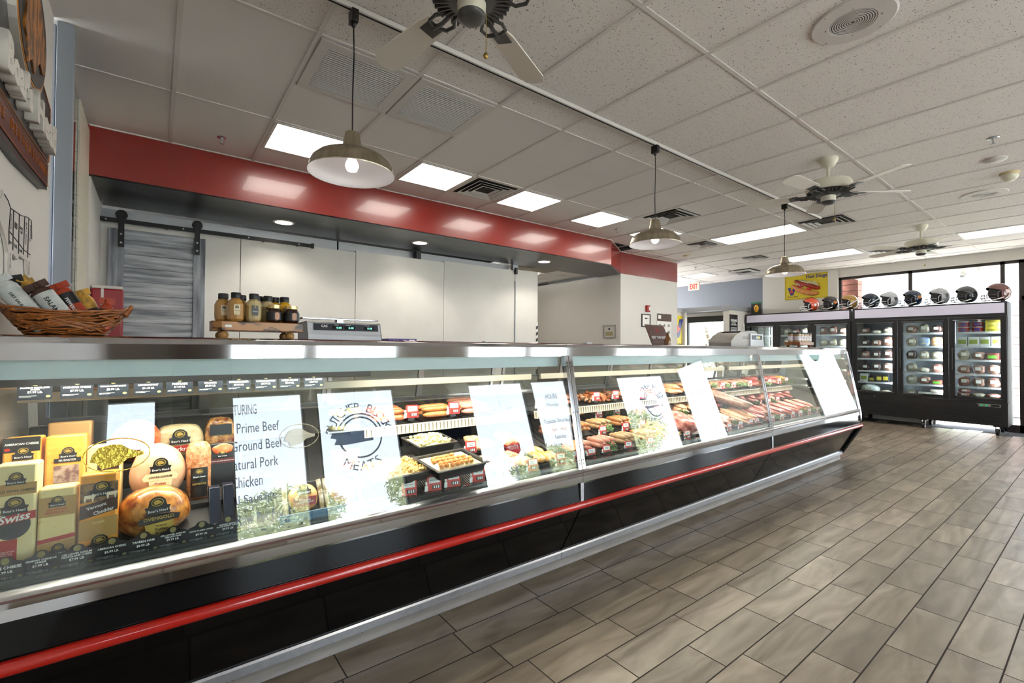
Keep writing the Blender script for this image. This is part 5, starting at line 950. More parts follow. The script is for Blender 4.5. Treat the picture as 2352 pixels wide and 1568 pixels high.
for s_, nm in ((-1, 0), (1, 1)):
    b = B(); b.tube([(s_*A*.93, -.045, .085), (s_*A*1.02, -.03, .115), (s_*A*1.04, 0, .122), (s_*A*1.02, .03, .115), (s_*A*.93, .045, .085)], .007, n=8); b.obj('handle', WK, t_)
def snack(x, y, L_, r, rot, cols, label, txt, tcol=None, seed=0):
    t_ = thing('sausage_pack', label, 'snack sausage', (x, y, TZ+.030), rot=rot, group='snack sausages in the wicker basket'); b = B()
    n = 26; prof = [(.3, -.01), (.8, .0), (1, .012), (1.02, L_*.3), (1, L_*.6), (.98, L_-.02), (.8, L_-.006), (.35, L_+.004), (.28, L_+.02)]
    for i in range(len(prof)-1): 
        b.m = min(len(cols)-1, int(prof[i][1]/L_*len(cols)+.001)) if prof[i][1] > 0 else 0
        b.lathe([(prof[i][0]*r, prof[i][1]), (prof[i+1][0]*r, prof[i+1][1])], (0, 0, 0), n, (False, False), (1, .72))
    b.obj('wrapper', cols, t_, smooth=50)
    if txt: text(txt, tcol or WINK, frame((0, -r*.75, L_*.55), (0, 0, -1), (0, -1, 0)), w=L_*.42, parent=t_, bold=.01)
    b = B(); b.box(-r*1.05, r*1.05, -.002, .002, L_, L_+.024); b.obj('crimped_end', cols[-1], t_)
SW = mt('wrap_white', '#b9bdbb', .35, n=(40, .4, .7), col2='#a4a9a8'); SM = mt('wrap_maroon', '#3c1614', .3); SR = mt('wrap_red', '#8a2c14', .3, n=(30, .3, .7), col2='#a33a1c'); SY = mt('wrap_yellow', '#c89a3c', .3, n=(30, .45, .6), col2='#8a6a2c'); SB = mt('wrap_brownband', '#3a2016', .35)
rt = lambda a, c=0: (-.12, a, c)
snack(-.375, 2.27, .165, .028, rt(-.30), [SW, SM, SW, BLK], 'white and black sausage pack at the far left of the basket', 'GENOA\nSALAME', GOLD)
snack(-.335, 2.23, .185, .031, rt(-.62), [SW, SW, SW], 'long pale dried sausage pack leaning left in the basket', 'DRY SAUSAGE', INK); snack(-.300, 2.27, .185, .028, rt(-.60), [SM, SM, SY], 'dark maroon sausage pack with yellow ends', 'Salame'); snack(-.262, 2.225, .165, .030, rt(-.58), [SW, SW, SB], 'cream sausage pack with a brown stripe', 'SALAME', INK)
snack(-.222, 2.27, .165, .029, rt(-.52), [SR, SR, BLK, SR], 'red pepperoni pack with white lettering', 'PEPPERONI'); snack(-.195, 2.34, .140, .028, rt(-.42), [SM, SY, SY], 'yellow-topped sausage pack behind the red one', None); snack(-.180, 2.25, .095, .022, rt(.06), [SR, SR, BLK, SR], 'short red pepperoni stick standing at the right end of the basket', None)
snack(-.320, 2.35, .175, .028, rt(-.5), [SW, SY, SY], 'yellow-ended sausage pack at the back of the basket', None)
# --- wooden board with mustard bottles
ZEB = mt('zebrawood', '#b07c4a', .35, n=(11, .52, .60), col2='#35190c', st=(1, 1, 2.2), det=3); FOOT = mt('foot_wood', '#b98a4f', .35); NC = (.335, 2.34)
t_ = thing('wooden_stand', 'striped wooden board on ball feet carrying mustard bottles', 'stand', (NC[0], NC[1], TZ)); b = B(); b.prism([(-.175, -.07), (-.145, -.095), (.175, -.095), (.175, .095), (-.145, .095), (-.175, .07)], .038, .078, 'z'); b.obj('board', ZEB, t_, bev=.003)
for fx in (-.135, .125):
    for fy in (-.065, .065): B().ell((fx, fy, .019), (.019, .019, .0192), 18, 12).obj('ball_foot', FOOT, t_, smooth=80)
b = bx(-.132, -.108, -.0965, -.095, .052, .062); o = b.obj('price_sticker', CARD, t_)
HON = mt('honey_mustard', '#b58a4a', .12, coat=.6, n=(6, .3, .7), col2='#a8793a'); MUS = mt('deli_mustard', '#c2b184', .15, coat=.6, n=(30, .3, .7), col2='#b5a06c'); YMU = mt('yellow_mustard', '#d6a21c', .2, coat=.5); CHO = mt('dark_sauce', '#2a1410', .12, coat=.6)
def bottle(label, x, y, m_, kind, grp='mustard bottles on the striped board'):
    t_ = thing('mustard_bottle' if kind == 0 else 'sauce_jar', label, 'bottle' if kind == 0 else 'jar', (x, y, TZ+.0785), group=grp)
    if kind == 0:
        B().lathe([(.024, 0), (.032, .010), (.0335, .03), (.0335, .075), (.026, .092), (.0165, .100), (.0165, .104)], (0, 0, 0), 8).obj('bottle_body', m_, t_, smooth=20, bev=.002); B().lathe([(.0195, .101), (.0200, .103), (.0200, .122), (.018, .1255)], (0, 0, 0), 24).obj('cap', BLACKP, t_, smooth=40)
        q = math.cos(pi/8)*.0335
        b = B(); b.M = frame((.0, -.0345, .05), (1, 0, 0), (0, -1, 0)); b.prism([(-.011, -.022), (.011, -.022), (.013, 0), (.011, .022), (-.011, .022), (-.013, 0)], 0, .001, 'z'); b.M = Matrix(); o = b.obj('label', BLK if m_ == MUS else CREAM, t_, smooth=0); badge(o, frame((0, -.0356, .062), (1, 0, 0), (0, -1, 0)), .006, False); text('Mustard' if m_ == MUS else 'Honey', WINK if m_ == MUS else BRN, fr(0, .046, -.0358), w=.019, parent=o)
    else:
        B().lathe([(.026, 0), (.033, .008), (.034, .045), (.030, .056), (.024, .064)], (0, 0, 0), 28).obj('jar_body', m_, t_, smooth=50); B().lathe([(.026, .064), (.0262, .079), (.024, .080)], (0, 0, 0), 28).obj('lid', mt('lid_gold', '#c9b27c', .25, .8), t_, smooth=40)
        b = B(); b.add([(.0345*math.sin(a), -.0345*math.cos(a), z) for z in (.012, .046) for a in [-1.3+2.6*k/12 for k in range(13)]], [(k, k+1, k+14, k+13) for k in range(12)]); o = b.obj('label', BLK, t_); b = B(); b.M = fr(.006, .029, -.036); b.prism([(-.009, -.013), (0, -.018), (.009, -.013), (.009, .012), (0, .018), (-.009, .012)], 0, .001, 'z'); b.M = Matrix(); b.obj('emblem', mt('emblem_copper', '#b98464', .4), o, smooth=0)
bottle('honey mustard bottle at the far left of the board, partly hidden', NC[0]-.128, NC[1]+.03, HON, 0); bottle('front honey mustard bottle with a yellow label', NC[0]-.088, NC[1]-.045, HON, 0); bottle('honey mustard bottle behind the front one', NC[0]-.055, NC[1]+.055, HON, 0); bottle('pale deli mustard bottle with a black label, second from the front left', NC[0]-.018, NC[1]-.04, MUS, 0)
bottle('pale mustard bottle in the back row, third cap from the left', NC[0]+.015, NC[1]+.055, MUS, 0); bottle('pale mustard bottle just behind the larger dark jar', NC[0]+.048, NC[1]+.02, MUS, 0); bottle('yellow mustard bottle in the back right, mostly hidden', NC[0]+.085, NC[1]+.06, YMU, 0); bottle('yellow mustard bottle behind the right-hand dark jar', NC[0]+.118, NC[1]+.02, YMU, 0)
bottle('larger dark sauce jar with a gold lid, left of two', NC[0]+.060, NC[1]-.058, CHO, 1); bottle('dark sauce jar with a gold lid at the right end of the board', NC[0]+.132, NC[1]-.055, CHO, 1)
# --- counter scale
SCL = mt('scale_plastic', '#c9cbd0', .35); SCD = mt('display_navy', '#1c2430', .2); LED = mt('green_digits', '#7fe0c8', .5, em=1.2)
t_ = thing('price_scale', 'white counter scale with three black digit windows behind the mustard stand', 'scale', (.80, 2.62, TZ)); b = B(); b.prism([(-.10, 0), (.12, 0), (.12, .10), (-.055, .105), (-.075, .098), (-.085, .055), (-.10, .035)], -.20, .195, 'x'); b.obj('housing', SCL, t_, bev=.004)
b = B(); b.box(-.22, .19, -.06, .16, .118, .128); b.box(-.02, .02, .02, .06, .1, .12); b.obj('weighing_plate', STEEL, t_, bev=.003)
M_ = frame((.0, -.0815, .078), (1, 0, 0), (0, -.975, .22)); b = B(); b.M = M_; b.box(-.17, .18, -.019, .019, 0, .002); b.M = Matrix(); o = b.obj('display_panel', SCD, t_, smooth=0)
for k, (cx_, d_, w_) in enumerate(((-.045, '0.00', 'WEIGHT'), (.02, '0.00', 'UNIT PRICE'), (.125, '0.00', 'TOTAL PRICE'))):
    b = B(); b.M = M_; b.box(cx_-.029, cx_+.029, -.012, .006, .002, .003); b.M = Matrix(); b.obj('digit_window', DARK, o, smooth=0); text(d_, LED, M_ @ Matrix.Translation((cx_+.006, -.003, .0035)), h=.010, w=.027, parent=o); text(w_, WINK, M_ @ Matrix.Translation((cx_-.008, .012, .0025)), w=.026, parent=o)
text('CAS', WINK, M_ @ Matrix.Translation((-.115, .005, .0025)), w=.032, parent=o, bold=.02)
t_ = thing('snack_box', 'flat purple printed box right of the counter scale', 'box', (1.12, 2.56, TZ)); bx(-.088, .088, -.05, .05, 0, .022).obj('carton', mt('box_purple', '#4a2a86', .4), t_, bev=.001); text('ArtisanWax', WINK, FR(-.01, -.0512, .008), w=.10, parent=t_, bold=.01); bx(.04, .075, -.052, -.0502, .010, .017).obj('white_panel', CARD, t_)
# --- register scale (rounded grey machine) on the middle case
t_ = thing('label_scale', 'grey sloped label-printing scale with a small keypad on the middle case', 'scale', (4.88, 2.42, TZ)); b = B(); b.prism([(-.36, 0), (.16, 0), (.16, .145), (-.17, .145), (-.29, .10), (-.36, .05)], -.12, .12, 'y'); b.obj('side_housing', mt('scale_grey', '#a39f98', .45), t_, bev=.012, seg=3)
b = B(); b.prism([(.0, 0), (.30, 0), (.27, .135), (.0, .135)], -.135, -.118, 'y'); b.obj('front_face', SCL, t_, bev=.003); b = B(); b.M = FR(.135, -.1365, .100); b.box(-.11, .11, -.022, .022, 0, .002); b.M = Matrix(); o = b.obj('keypad', SCD, t_, smooth=0)
for k, c_ in enumerate((mt('key_blue', '#9fb8d8', .4), mt('key_yellow', '#d8cf7c', .4), mt('key_yellow2', '#cfc98a', .4))): bx(-.02+.135+.033*(k-.4), .01+.135+.033*(k-.4), -.1405, -.1385, .088, .114).obj('key_block', c_, o, smooth=0)
b = B(); b.box(-.14, .02, -.1215, -.1195, .088, .095); b.box(-.14, .02, -.1215, -.1195, .105, .108); b.obj('side_handle', mt('handle_dark_grey', '#54524e', .6), t_); bx(-.14, .20, -.11, .10, .150, .162).obj('weighing_plate', mt('plate_dark', '#3a3a3c', .3, .6), t_, bev=.003); bx(-.0, .18, -.10, .09, .162, .170).obj('cover', CARD, t_, bev=.002)  # handle strips in plain dark grey
t_ = tag(bx(5.20, 5.27, 2.34, 2.42, TZ, TZ+.02).obj('folded_box', mt('box_purple', '#4a2a86', .4), bev=.002), 'little purple printed packet right of the label scale', 'packet')
# --- spice jars on a wooden board
S0 = (5.76, 2.16)
WAL = mt('walnut', '#7a4526', .4, n=(8, .35, .65), col2='#9a6238', st=(1, 6, 1)); t_ = thing('wooden_stand', 'small walnut board on ball feet carrying spice jars', 'stand', (S0[0], S0[1], TZ)); bx(-.18, .20, -.075, .085, .028, .062).obj('board', WAL, t_, bev=.003)
for fx in (-.14, .15):
    for fy in (-.05, .06): B().ell((fx, fy, .014), (.017, .017, .0142), 16, 10).obj('ball_foot', mt('foot_dark', '#8a5a34', .4), t_, smooth=80)
SPI = mt('spice_glass', '#8a6a42', .12, coat=.6, n=(60, .3, .7), col2='#b09468'); SLB = mt('spice_label', '#d8d2d6', .4)
for j in range(2):
    for i in range(5):
        t_ = thing('spice_jar', '%s spice jar from the left in the %s row of the walnut board' % (ORD[i], ['front', 'back'][j]), 'jar', (S0[0]-.14+.072*i, S0[1]-.045+.08*j, TZ+.0625), group='spice jars on the walnut board')
        B().cyl((0, 0, 0), (0, 0, .088), .0255, n=24).obj('jar_glass', SPI, t_, bev=.003); B().cyl((0, 0, .088), (0, 0, .106), .0265, n=24).obj('cap', BLACKP, t_, bev=.002); B().lathe([(.0262, .018), (.0262, .064)], (0, 0, 0), 24, (False, False)).obj('label', SLB, t_); B().ell((.0, -.0265, .045), (.012, .001, .006), 10, 6).obj('label_picture', mt('label_plum', '#5a2030', .5), t_)
# --- upright sign holder, bottle beside it
t_ = thing('sign_holder', 'leaning dark poster in a clear holder reading Get The Best', 'sign', (3.53, 2.42, TZ), rot=(-.42, 0, 0)); bx(-.135, .135, -.003, .003, 0, .205).obj('poster', mt('poster_dark', '#3a1c1c', .3, n=(30, .35, .65), col2='#6a3a30', st=(6, 1, 1)), t_, smooth=0); text('GET THE BEST', WINK, FR(.0, -.0045, .080), w=.22, parent=t_, bold=.03); text('BANG ON THE BBQ', mt('ink_grey', '#8a7a72', .5), FR(0, -.0045, .035), w=.20, parent=t_, bold=.01)
b = B(); b.M = FR(.01, -.004, .15); b.prism([(-.03, 0), (-.012, .02), (0, .008), (.012, .02), (.03, 0), (0, -.016)], 0, .001, 'z'); b.M = Matrix(); b.obj('emblem', LRED, t_, smooth=0); bx(-.14, .14, -.006, -.0045, 0, .21).obj('clear_sleeve', clear('sleeve', '#fafafa', 1.0), t_, smooth=0); bx(-.14, .14, -.01, .07, -.004, 0).obj('base', clear('sleeve', '#fafafa', 1.0), t_, smooth=0)
t_ = thing('sauce_bottle', 'small brown glass bottle at the foot of the leaning poster', 'bottle', (3.47, 2.32, TZ)); B().lathe([(.026, 0), (.028, .004), (.028, .06), (.013, .082), (.013, .105)], (0, 0, 0), 20).obj('bottle_body', mt('amber_glass', '#7a4a18', .12, coat=.6), t_, smooth=50); B().cyl((0, 0, .105), (0, 0, .115), .014).obj('cap', BLACKP, t_)
tag(B().prism([(0, 0), (.06, 0), (.05, .012), (.01, .016)], 2.40, 2.44, 'y').obj('paper_slip', CARD, smooth=0), 'small white folded slip standing on the counter right of the purple box', 'paper').location = (1.62, 0, TZ)
t_ = tag(bx(2.50, 2.56, 2.35, 2.40, TZ, TZ+.018).obj('tape_dispenser', SCL, bev=.004), 'small white gadget on the counter just past the first case joint', 'gadget')
# ================================================================ GLASS DOOR FREEZERS ON THE FAR WALL
FX = 10.60; FDB = .64
LITB = mt('light_box', '#b9b6c6', .3, em=.08); INSD = mt('fridge_inner', '#6d737a', .6); SHW = mt('shelf_white', '#c9ccd0', .4); FG = clear('fridge_glass', '#e9efee', 1.25)
def fridge(y1, y0, label, panel_):   # y1 left edge, y0 right edge (seen from the front)
    t_ = thing('glass_door_freezer', label, 'freezer', (FX, 0, 0), group='three-door freezers on the far wall'); W_ = y1-y0; zt, zb = 2.14, .15
    b = B(); b.box(.03, FDB, y0, y0+.05, .52, zt-.03); b.box(.03, FDB, y1-.05, y1, .52, zt-.03); b.box(.03, FDB, y0, y1, zt-.03, zt); b.box(.03, FDB, y0, y1, zb, .52); b.obj('cabinet', BLACKP, t_, bev=.004)
    bx(FDB-.03, FDB, y0+.05, y1-.05, .52, zt-.03).obj('inner_back', INSD, t_, smooth=0)
    b = B(); b.box(0, .03, y0, y1, 1.91, zt); b.obj('header', BLACKP, t_, bev=.003); bx(-.004, 0, y0+.03, y1-.03, 1.955, 2.115).obj('light_box', LITB, t_, bev=.002)
    dw = W_/3
    for k in range(3):
        a = y1-k*dw; c = a-dw; d_ = B(); g = .004
        d_.box(-.03, .0, c+g, c+.075, .535, 1.905); d_.box(-.03, 0, a-.075, a-g, .535, 1.905); d_.box(-.03, 0, c+.075, a-.075, 1.845, 1.905); d_.box(-.03, 0, c+.075, a-.075, .535, .60)
        f_ = d_.obj('freezer_door', BLACKP, t_, bev=.003); bx(-.018, -.012, c+.07, a-.07, .595, 1.85).obj('pane', FG, f_, smooth=0)
        bx(-.0325, -.030, c+.05, a-.05, 1.856, 1.862).obj('chrome_strip', STEEL, f_, smooth=0); bx(-.0325, -.030, c+.05, a-.05, .582, .588).obj('chrome_strip', STEEL, f_, smooth=0)
        hy_ = c+.045 if k == 0 else a-.045; B().tube([(-.03, hy_, 1.0), (-.055, hy_, 1.03), (-.055, hy_, 1.37), (-.03, hy_, 1.40)], .010, n=8).obj('handle', BLACKP, f_)
        b = B(); b.cyl((-.032, (a+c)/2, .50), (-.028, (a+c)/2, .50), .010); b.obj('lock', STEEL, t_)
        for z in SH: 
            b = B(); b.box(.05, .50, c+.05, a-.05, z-.006, z); b.box(.045, .05, c+.05, a-.05, z-.028, z+.004); b.obj('shelf', SHW, t_, smooth=0)
        l = bpy.data.objects.new('freezer_lamp', bpy.data.lights.new('freezer_lamp', 'AREA')); C.objects.link(l); l.parent = t_; l.data.shape = 'RECTANGLE'; l.data.size = .04; l.data.size_y = 1.2; l.data.energy = 7; l.data.color = (.92, .97, 1)
        dv = Vector((1, .6, 0)).normalized(); Mx = Matrix((Vector((0, 0, 1)).cross(-dv), Vector((0, 0, 1)), -dv)).transposed().to_4x4(); Mx.translation = (.02, c+.066, 1.22); l.matrix_basis = Mx
    b = B(); b.box(-.012, .03, y0, y1, zb+.01, .53)
    for k in range(7): b.prism([(-.012, .20+.036*k), (-.030, .205+.036*k), (-.012, .225+.036*k)], y0+.06, y1-.02, 'y') if 0 else b.prism([(-.012, y0+.06), (-.026, y0+.06), (-.026, y1-.02), (-.012, y1-.02)], .20+.036*k, .212+.036*k, 'z')
    b.obj('louvred_base', BLACKP, t_, smooth=0)
    for yy in (y0+.12, (y0+y1)/2, y1-.12):
        for xx in (.05, .56):
            b = B(); b.box(xx-.05, xx+.05, yy-.05, yy+.05, .14, .152); b.cyl((xx, yy-.018, .055), (xx, yy+.018, .055), .054, n=18); b.prism([(xx-.03, .14), (xx+.03, .14), (xx+.012, .05), (xx-.012, .05)], yy-.026, yy-.02, 'y'); b.prism([(xx-.03, .14), (xx+.03, .14), (xx+.012, .05), (xx-.012, .05)], yy+.02, yy+.026, 'y'); b.obj('caster', BLACKP, t_)
    if panel_:
        b = B(); b.box(-.016, -.010, y0+.08, y0+.33, .455, .50); p_ = b.obj('control_panel', ALU, t_, bev=.001); bx(-.018, -.016, y0+.09, y0+.19, .460, .494).obj('display', DARK, p_)
        for q in (.22, .28): bx(-.020, -.016, y0+q, y0+q+.03, .464, .490).obj('green_switch', mt('green_switch', '#128a4a', .3, em=.4), p_)
    return t_
SH = [1.66, 1.43, 1.20, .97, .76]
fridge(5.105, 3.085, 'left three-door freezer, half hidden by the counter', False); fridge(3.055, 1.015, 'right three-door freezer standing open to the floor', True)
# goods
PK = {}
def proto(k, fn):
    if k not in PK: PK[k] = fn(); return PK[k], True
    return PK[k], False
MTP = {'brown': mt('pack_brown', '#7a5446', .3, n=(20, .35, .65), col2='#a98274'), 'pink': mt('pack_pink', '#b08478', .3, n=(18, .35, .65), col2='#8a4e48'), 'pale': mt('pack_pale', '#c2b8a4', .3, n=(16, .35, .65), col2='#a39a86'), 'dark': mt('pack_dark', '#3f2a2a', .25, n=(16, .35, .65), col2='#6a4a46')}
def traypack(col):
    t_ = thing('meat_pack', 'x', 'packed meat', (0, 0, -9)); b = B(); b.ell((0, 0, .055), (.05, .072, .055), 16, 10, .05, .7, len(col)); b.obj('contents', MTP[col], t_, smooth=60); b = B(); b.ell((0, 0, .057), (.054, .076, .058), 14, 8, .03, .7, 3); b.obj('film', WRAP, t_, smooth=60); bx(-.058, -.055, -.03, .03, .045, .085).obj('label', CARD, t_, bev=.0005); return t_
def vacbag(col):
    t_ = thing('frozen_bag', 'x', 'frozen bag', (0, 0, -9)); B().ell((0, 0, .035), (.07, .075, .035), 16, 8, .05, .75, 8).obj('bag', MTP[col], t_, smooth=60); bx(-.075, -.070, -.035, .025, .02, .05).obj('label', CARD, t_, bev=.0005); return t_
def carton(c1, c2, w_, h, kind):
    t_ = thing(kind, 'x', 'box', (0, 0, -9)); bx(-.06, .06, -w_/2, w_/2, 0, h).obj('carton', c1, t_, bev=.002); bx(-.0615, -.06, -w_*.38, w_*.38, h*.25, h*.7).obj('front_print', c2, t_, smooth=0); return t_
def tub():
    t_ = thing('red_tub', 'x', 'tub', (0, 0, -9)); B().lathe([(.06, 0), (.07, .07), (.07, .075)], (0, 0, 0), 20, sq=(.8, 1.1)).obj('tub_body', mt('tub_red', '#b3342a', .35), t_, smooth=50); B().lathe([(.074, .075), (.074, .088)], (0, 0, 0), 20, sq=(.8, 1.1)).obj('lid', mt('lid_pale', '#c9cdd2', .4), t_, smooth=40); bx(-.063, -.058, -.035, .035, .015, .06).obj('label', mt('label_violet', '#5a4a9a', .4), t_); return t_
def bird():
    t_ = thing('whole_bird', 'x', 'frozen poultry', (0, 0, -9)); B().ell((0, 0, .10), (.12, .15, .10), 20, 12, .02, .95, 2).obj('bird_body', mt('bird_white', '#a9b3b3', .25, n=(5, .35, .65), col2='#c3c9c8'), t_, smooth=70); bx(-.118, -.112, -.05, .05, .09, .14).obj('label', CARD, t_); return t_
def colbag(c1, c2, nm):
    t_ = thing('frozen_bag', 'x', 'frozen bag', (0, 0, -9)); B().ell((0, 0, .075), (.045, .08, .078), 16, 10, .03, .55, 6).obj('bag', c1, t_, smooth=60); B().ell((-.032, 0, .045), (.016, .06, .028), 12, 8).obj('print', c2, t_, smooth=60); return t_
def clearbox():
    t_ = thing('clear_tub', 'x', 'tub', (0, 0, -9)); bx(-.05, .05, -.06, .06, 0, .10).obj('tub_body', mt('tub_clear', '#8d9290', .2, n=(10, .4, .6), col2='#a9aaa4'), t_, bev=.01); bx(-.054, .054, -.064, .064, .10, .112).obj('lid', mt('lid_grey', '#9aa09e', .3), t_, bev=.003); return t_
YB = mt('box_yellow', '#a99c34', .45); YT = mt('box_yellow_print', '#7d7426', .5); WBX = mt('box_white', '#cfd2d2', .4); GRN = mt('label_green', '#5aa03a', .4); BLB = mt('bag_blue', '#5f86bf', .3, n=(8, .3, .7), col2='#c9d2dc'); ORB = mt('bag_orange', '#d98a2c', .3, n=(8, .3, .7), col2='#e6d2b4'); BKC = mt('carton_black', '#1c1e22', .35); SKIN = mt('bag_redwhite', '#c9c4bc', .3, n=(9, .5, .58), col2='#a02c28', st=(1, 1, 3)); YW_ = mt('bag_yellowwhite', '#c9ccc6', .3, n=(7, .52, .6), col2='#d8b02c', st=(1, 1, 3))
KINDS = {'brown': lambda: traypack('brown'), 'pink': lambda: traypack('pink'), 'pale': lambda: traypack('pale'), 'dark': lambda: traypack('dark'), 'vac': lambda: vacbag('pale'), 'vacp': lambda: vacbag('pink'), 'tub': tub, 'yel': lambda: carton(YB, YT, .24, .066, 'yellow_carton'), 'wht': lambda: carton(WBX, mt('print_olive', '#8a9a3c', .5), .125, .15, 'white_carton'),
    'grn': lambda: carton(mt('pack_red_brown', '#6a3530', .35), GRN, .13, .085, 'green_label_pack'), 'blk': lambda: carton(BKC, YB, .095, .105, 'black_carton'), 'bird': bird, 'blue': lambda: colbag(BLB, YW_, 0), 'org': lambda: colbag(ORB, YW_, 0), 'rw': lambda: carton(SKIN, SKIN, .17, .05, 'striped_bag') , 'yw': lambda: carton(YW_, YW_, .16, .05, 'yellow_white_bag'), 'cbx': clearbox}
DESC = {'brown': 'wrapped pack of brown meat', 'pink': 'wrapped pack of pink meat', 'pale': 'wrapped pale pack', 'dark': 'wrapped pack of dark meat', 'vac': 'flat pale vacuum bag', 'vacp': 'flat pinkish vacuum bag', 'tub': 'red tub with a pale lid', 'yel': 'yellow-green flat carton', 'wht': 'white carton', 'grn': 'brown pack with green label', 'blk': 'black printed carton', 'bird': 'large white wrapped bird', 'blue': 'blue frozen bag', 'org': 'orange frozen bag', 'rw': 'red and white bag', 'yw': 'yellow and white bag', 'cbx': 'clear lidded tub'}
LV = [1.66, 1.43, 1.20, .97, .76, .522]; LN = ['top', 'second', 'third', 'fourth', 'fifth', 'bottom']; WD = {'yel': .25, 'bird': .30, 'wht': .13, 'blk': .10, 'tub': .16, 'rw': .18, 'yw': .17, 'cbx': .135}
HG = {'yel': .067, 'tub': .090, 'vac': .068, 'vacp': .068, 'rw': .052, 'yw': .052, 'cbx': .113}
def stock(door, fr_, yL, yR, rows):
    for lv, items in rows.items():
        y = yL-.085; cnt = {}
        for it in items:
            k, n_ = it if isinstance(it, tuple) else (it, 1); w_ = WD.get(k, .165)
            if y-w_ < yR+.06: w_ = w_
            cnt[k] = cnt.get(k, 0)+1
            for q in range(n_):
                pr_, new = proto(k, KINDS[k]); z = LV[lv]+.0005+q*HG.get(k, .08); loc = (FX+.125+.0*q, y-w_/2, z)
                nm = 'lower ' if n_ > 1 and q == 0 else ('' if n_ == 1 else ['lower ', 'upper ', 'topmost '][q])
                lb = '%s%s, %s on %s shelf, %s door, %s freezer' % (nm, DESC[k], ORD[cnt[k]-1], LN[lv], door, fr_)
                gp = '%ss in the freezers' % DESC[k]
                if new: pr_.location = loc; pr_['label'] = lb; pr_['group'] = gp
                else: dup(pr_, loc, label=lb, group=gp, rot=random.uniform(-.10, .10), scale=(1, 1 if k in ('yel', 'wht', 'blk', 'tub', 'cbx') else random.uniform(1.0, 1.12), 1 if n_ > 1 else (random.uniform(1.1, 1.5) if k not in ('bird', 'wht') else 1)))
            y -= w_+.006
L2 = [3.055, 2.375, 1.695]
stock('left', 'right', 3.055, 2.375, {0: ['pink', 'vac', 'pale'], 1: ['dark', 'brown', 'pink'], 2: ['pink', 'dark', 'dark'], 3: ['dark', 'dark', 'brown'], 4: ['wht', 'blk', 'blk', 'blk'], 5: ['bird', 'vac']})
stock('middle', 'right', 2.375, 1.695, {0: ['brown', 'pale', 'dark'], 1: ['pale', 'blue', 'org'], 2: ['dark', 'pale', 'pale'], 3: ['pale', 'vac', 'pink'], 4: ['pale', 'brown', 'grn'], 5: ['pale', ('yw', 2), ('rw', 3)]})
stock('right', 'right', 1.695, 1.015, {0: [('tub', 2), ('tub', 2), ('yel', 3)], 1: ['wht', 'wht', 'wht', 'wht'], 2: ['pale', 'brown', 'grn'], 3: ['brown', 'brown', 'brown'], 4: ['pink', 'brown', 'pink'], 5: [('vacp', 3), ('vac', 2), ('vacp', 2)]})
stock('left', 'left', 5.105, 4.432, {0: [('cbx', 2), ('cbx', 2), ('cbx', 2), ('cbx', 2)], 1: [('cbx', 2), ('cbx', 2), ('cbx', 2), ('cbx', 2)]})
stock('middle', 'left', 4.432, 3.758, {0: ['pale', 'pink', 'pale'], 1: ['pale', 'brown', 'pale']}); stock('right', 'left', 3.758, 3.085, {0: ['pink', 'pink', 'brown'], 1: ['pale', 'pale', 'pale']})
